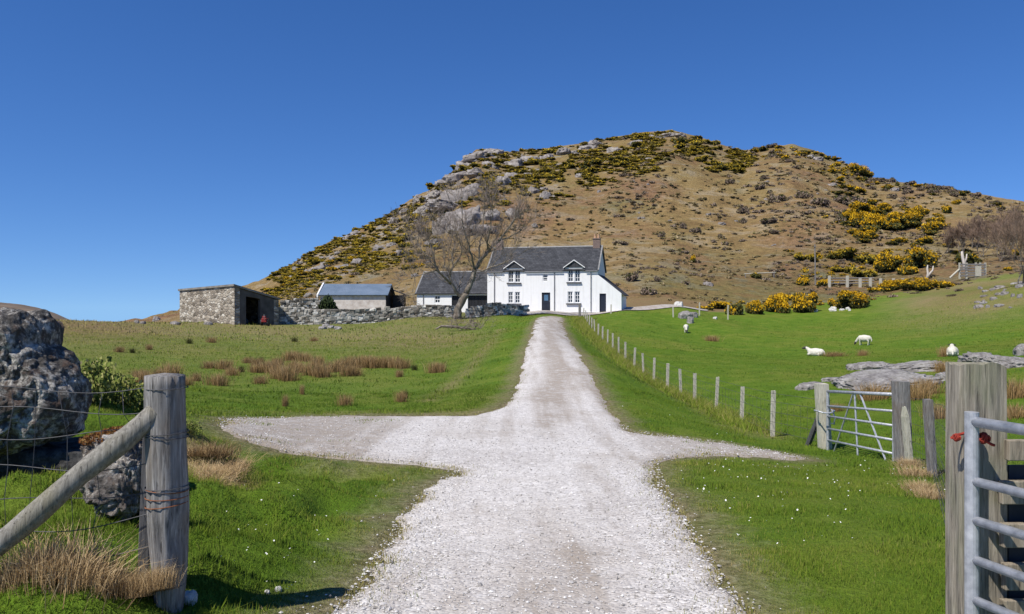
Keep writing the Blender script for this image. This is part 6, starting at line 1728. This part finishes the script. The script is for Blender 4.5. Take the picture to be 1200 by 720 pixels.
# ================================================================ SHEEP
def sheep(label, px, pyb, depth, hpx, heading, lying=False, head_down=True):
    p = at(px, 0, depth); p.z = gz1(p.x, p.y); k = hpx * depth / F / .78
    o = thing('sheep', label, 'sheep', tuple(p), heading, 'sheep in the right field'); o.scale = (k, k, k)
    bm = bmesh.new()
    def ball(c, r_, sub=2):
        m_ = Matrix.Translation(c) @ Matrix.Diagonal((*r_, 1)); bmesh.ops.create_icosphere(bm, subdivisions=sub, radius=1, matrix=m_)
    def limb(pts_, rs):
        t = MB(); t.tube(pts_, rs, 8); vs = [bm.verts.new(v) for v in t.v]
        for f in t.f:
            try: bm.faces.new([vs[i] for i in f])
            except ValueError: pass
    dz = -.33 if lying else 0
    ball((0, 0, .52 + dz), (.48, .26, .27), 3); ball((.28, 0, .55 + dz), (.22, .19, .21)); ball((-.3, 0, .54 + dz), (.22, .20, .22))
    hd = Vector((.66, 0, .22)) if (head_down and not lying) else Vector((.62, 0, .80 + dz))
    limb([Vector((.34, 0, .58 + dz)), (Vector((.34, 0, .6 + dz)) + hd) / 2 + Vector((0, 0, .03)), hd], [.15, .11, .085])
    if not lying:
        for x in (-.3, .28):
            for y in (-.12, .12):
                kx = -.05 if x < 0 else .02
                limb([Vector((x, y, .45)), Vector((x + kx, y, .26)), Vector((x + kx * .3, y, .12)), Vector((x + kx * .3, y, .0))], [.085, .045, .03, .034])
    else:
        for x in (-.28, .3):
            for y in (-.17, .17): limb([Vector((x, y, .12)), Vector((x + .16, y * 1.1, .06)), Vector((x + .02, y * 1.25, .04))], [.08, .045, .03])
    limb([Vector((-.48, 0, .6 + dz)), Vector((-.54, 0, .42 + dz)), Vector((-.53, 0, .30 + max(dz, -.25)))], [.05, .045, .03])
    me = bpy.data.meshes.new('body'); bm.to_mesh(me); bm.free(); me.materials.append(M['wool'])
    b_ = link('body', me, o); r_ = b_.modifiers.new('remesh', 'REMESH'); r_.mode = 'VOXEL'; r_.voxel_size = .022; r_.use_smooth_shade = True
    # head: face, ears
    dirh = Vector((.5, 0, -.85)) if (head_down and not lying) else Vector((.9, 0, -.25))
    dirh.normalize()
    t = MB(); t.tube([hd - dirh * .03, hd + dirh * .07, hd + dirh * .17, hd + dirh * .21], [.078, .08, .055, .035], 10)
    f = t.build('face', M['sheepface'], o, smooth=True)
    for y in (-1, 1):
        t = MB(); t.tube([hd + Vector((0, y * .06, .02)), hd + Vector((-.02, y * .12, .02)), hd + Vector((-.03, y * .17, -.01))], [.02, .032, .012], 6); t.build('ear', M['sheepface'], o)
sheep('cream sheep grazing on the green slope below the lane, furthest left and highest', 804, 389, 64, 9.5, R(-100))
sheep('cream sheep lying head up in the middle of the field, left of the grazing one', 956, 418, 45, 15, R(140), lying=True, head_down=False)
sheep('cream sheep grazing side-on above the rock slabs', 1013, 405, 53, 12, R(132))
sheep('cream sheep lying with its back turned beside the rounded rock on the right', 1116, 412, 37, 20, R(62), lying=True, head_down=False)
# ---------------------------------------------------------------- light, sky, camera
SUN_EL, SUN_AZ = 54.0, 225.0
S = Vector((math.sin(R(SUN_AZ)) * math.cos(R(SUN_EL)), math.cos(R(SUN_AZ)) * math.cos(R(SUN_EL)), math.sin(R(SUN_EL))))
ld = bpy.data.lights.new('sun', 'SUN'); ld.energy = 4.7; ld.angle = R(.53); ld.color = (1, .945, .85)
lo = bpy.data.objects.new('sun', ld); C.objects.link(lo)
lo.rotation_euler = (-S).to_track_quat('-Z', 'Y').to_euler(); lo.location = (-30, -30, 60)
wd = bpy.data.worlds.new('World'); bpy.context.scene.world = wd; wd.use_nodes = True
nt = wd.node_tree; bg = nt.nodes['Background']
sk = nt.nodes.new('ShaderNodeTexSky'); sk.sky_type = 'NISHITA'; sk.sun_disc = False
sk.sun_elevation = R(SUN_EL); sk.sun_rotation = R(SUN_AZ)
sk.altitude = 1500; sk.air_density = 1.0; sk.dust_density = 0.0; sk.ozone_density = 6.0
tcw = nt.nodes.new('ShaderNodeTexCoord'); sx = nt.nodes.new('ShaderNodeSeparateXYZ'); cx_ = nt.nodes.new('ShaderNodeCombineXYZ')
nt.links.new(tcw.outputs['Generated'], sx.inputs[0]); nt.links.new(sx.outputs[0], cx_.inputs[0]); nt.links.new(sx.outputs[1], cx_.inputs[1])
nt.links.new(math_n(nt, 'MULTIPLY_ADD', math_n(nt, 'MAXIMUM', sx.outputs[2], 0.0), .93, .085), cx_.inputs[2])
nv_ = nt.nodes.new('ShaderNodeVectorMath'); nv_.operation = 'NORMALIZE'; nt.links.new(cx_.outputs[0], nv_.inputs[0]); nt.links.new(nv_.outputs[0], sk.inputs['Vector'])
hs = nt.nodes.new('ShaderNodeHueSaturation'); hs.inputs['Saturation'].default_value = 1.2; hs.inputs['Hue'].default_value = .5095; hs.inputs['Value'].default_value = 1.1
nt.links.new(sk.outputs[0], hs.inputs['Color']); nt.links.new(hs.outputs[0], bg.inputs[0]); bg.inputs[1].default_value = .10
cd = bpy.data.cameras.new('camera'); co = bpy.data.objects.new('camera', cd); C.objects.link(co)
co.location = (0, 0, EYE); co.rotation_euler = (R(90), 0, 0)
cd.sensor_width = 36; cd.lens = 27; cd.clip_end = 20000; cd.clip_start = .05
sc = bpy.context.scene; sc.camera = co
sc.view_settings.view_transform = 'Standard'; sc.view_settings.look = 'None'
sc.view_settings.exposure = .27; sc.view_settings.gamma = 1; sc.view_settings.use_curve_mapping = False
sc.render.engine = 'CYCLES'; sc.cycles.max_bounces = 6; sc.cycles.transparent_max_bounces = 4
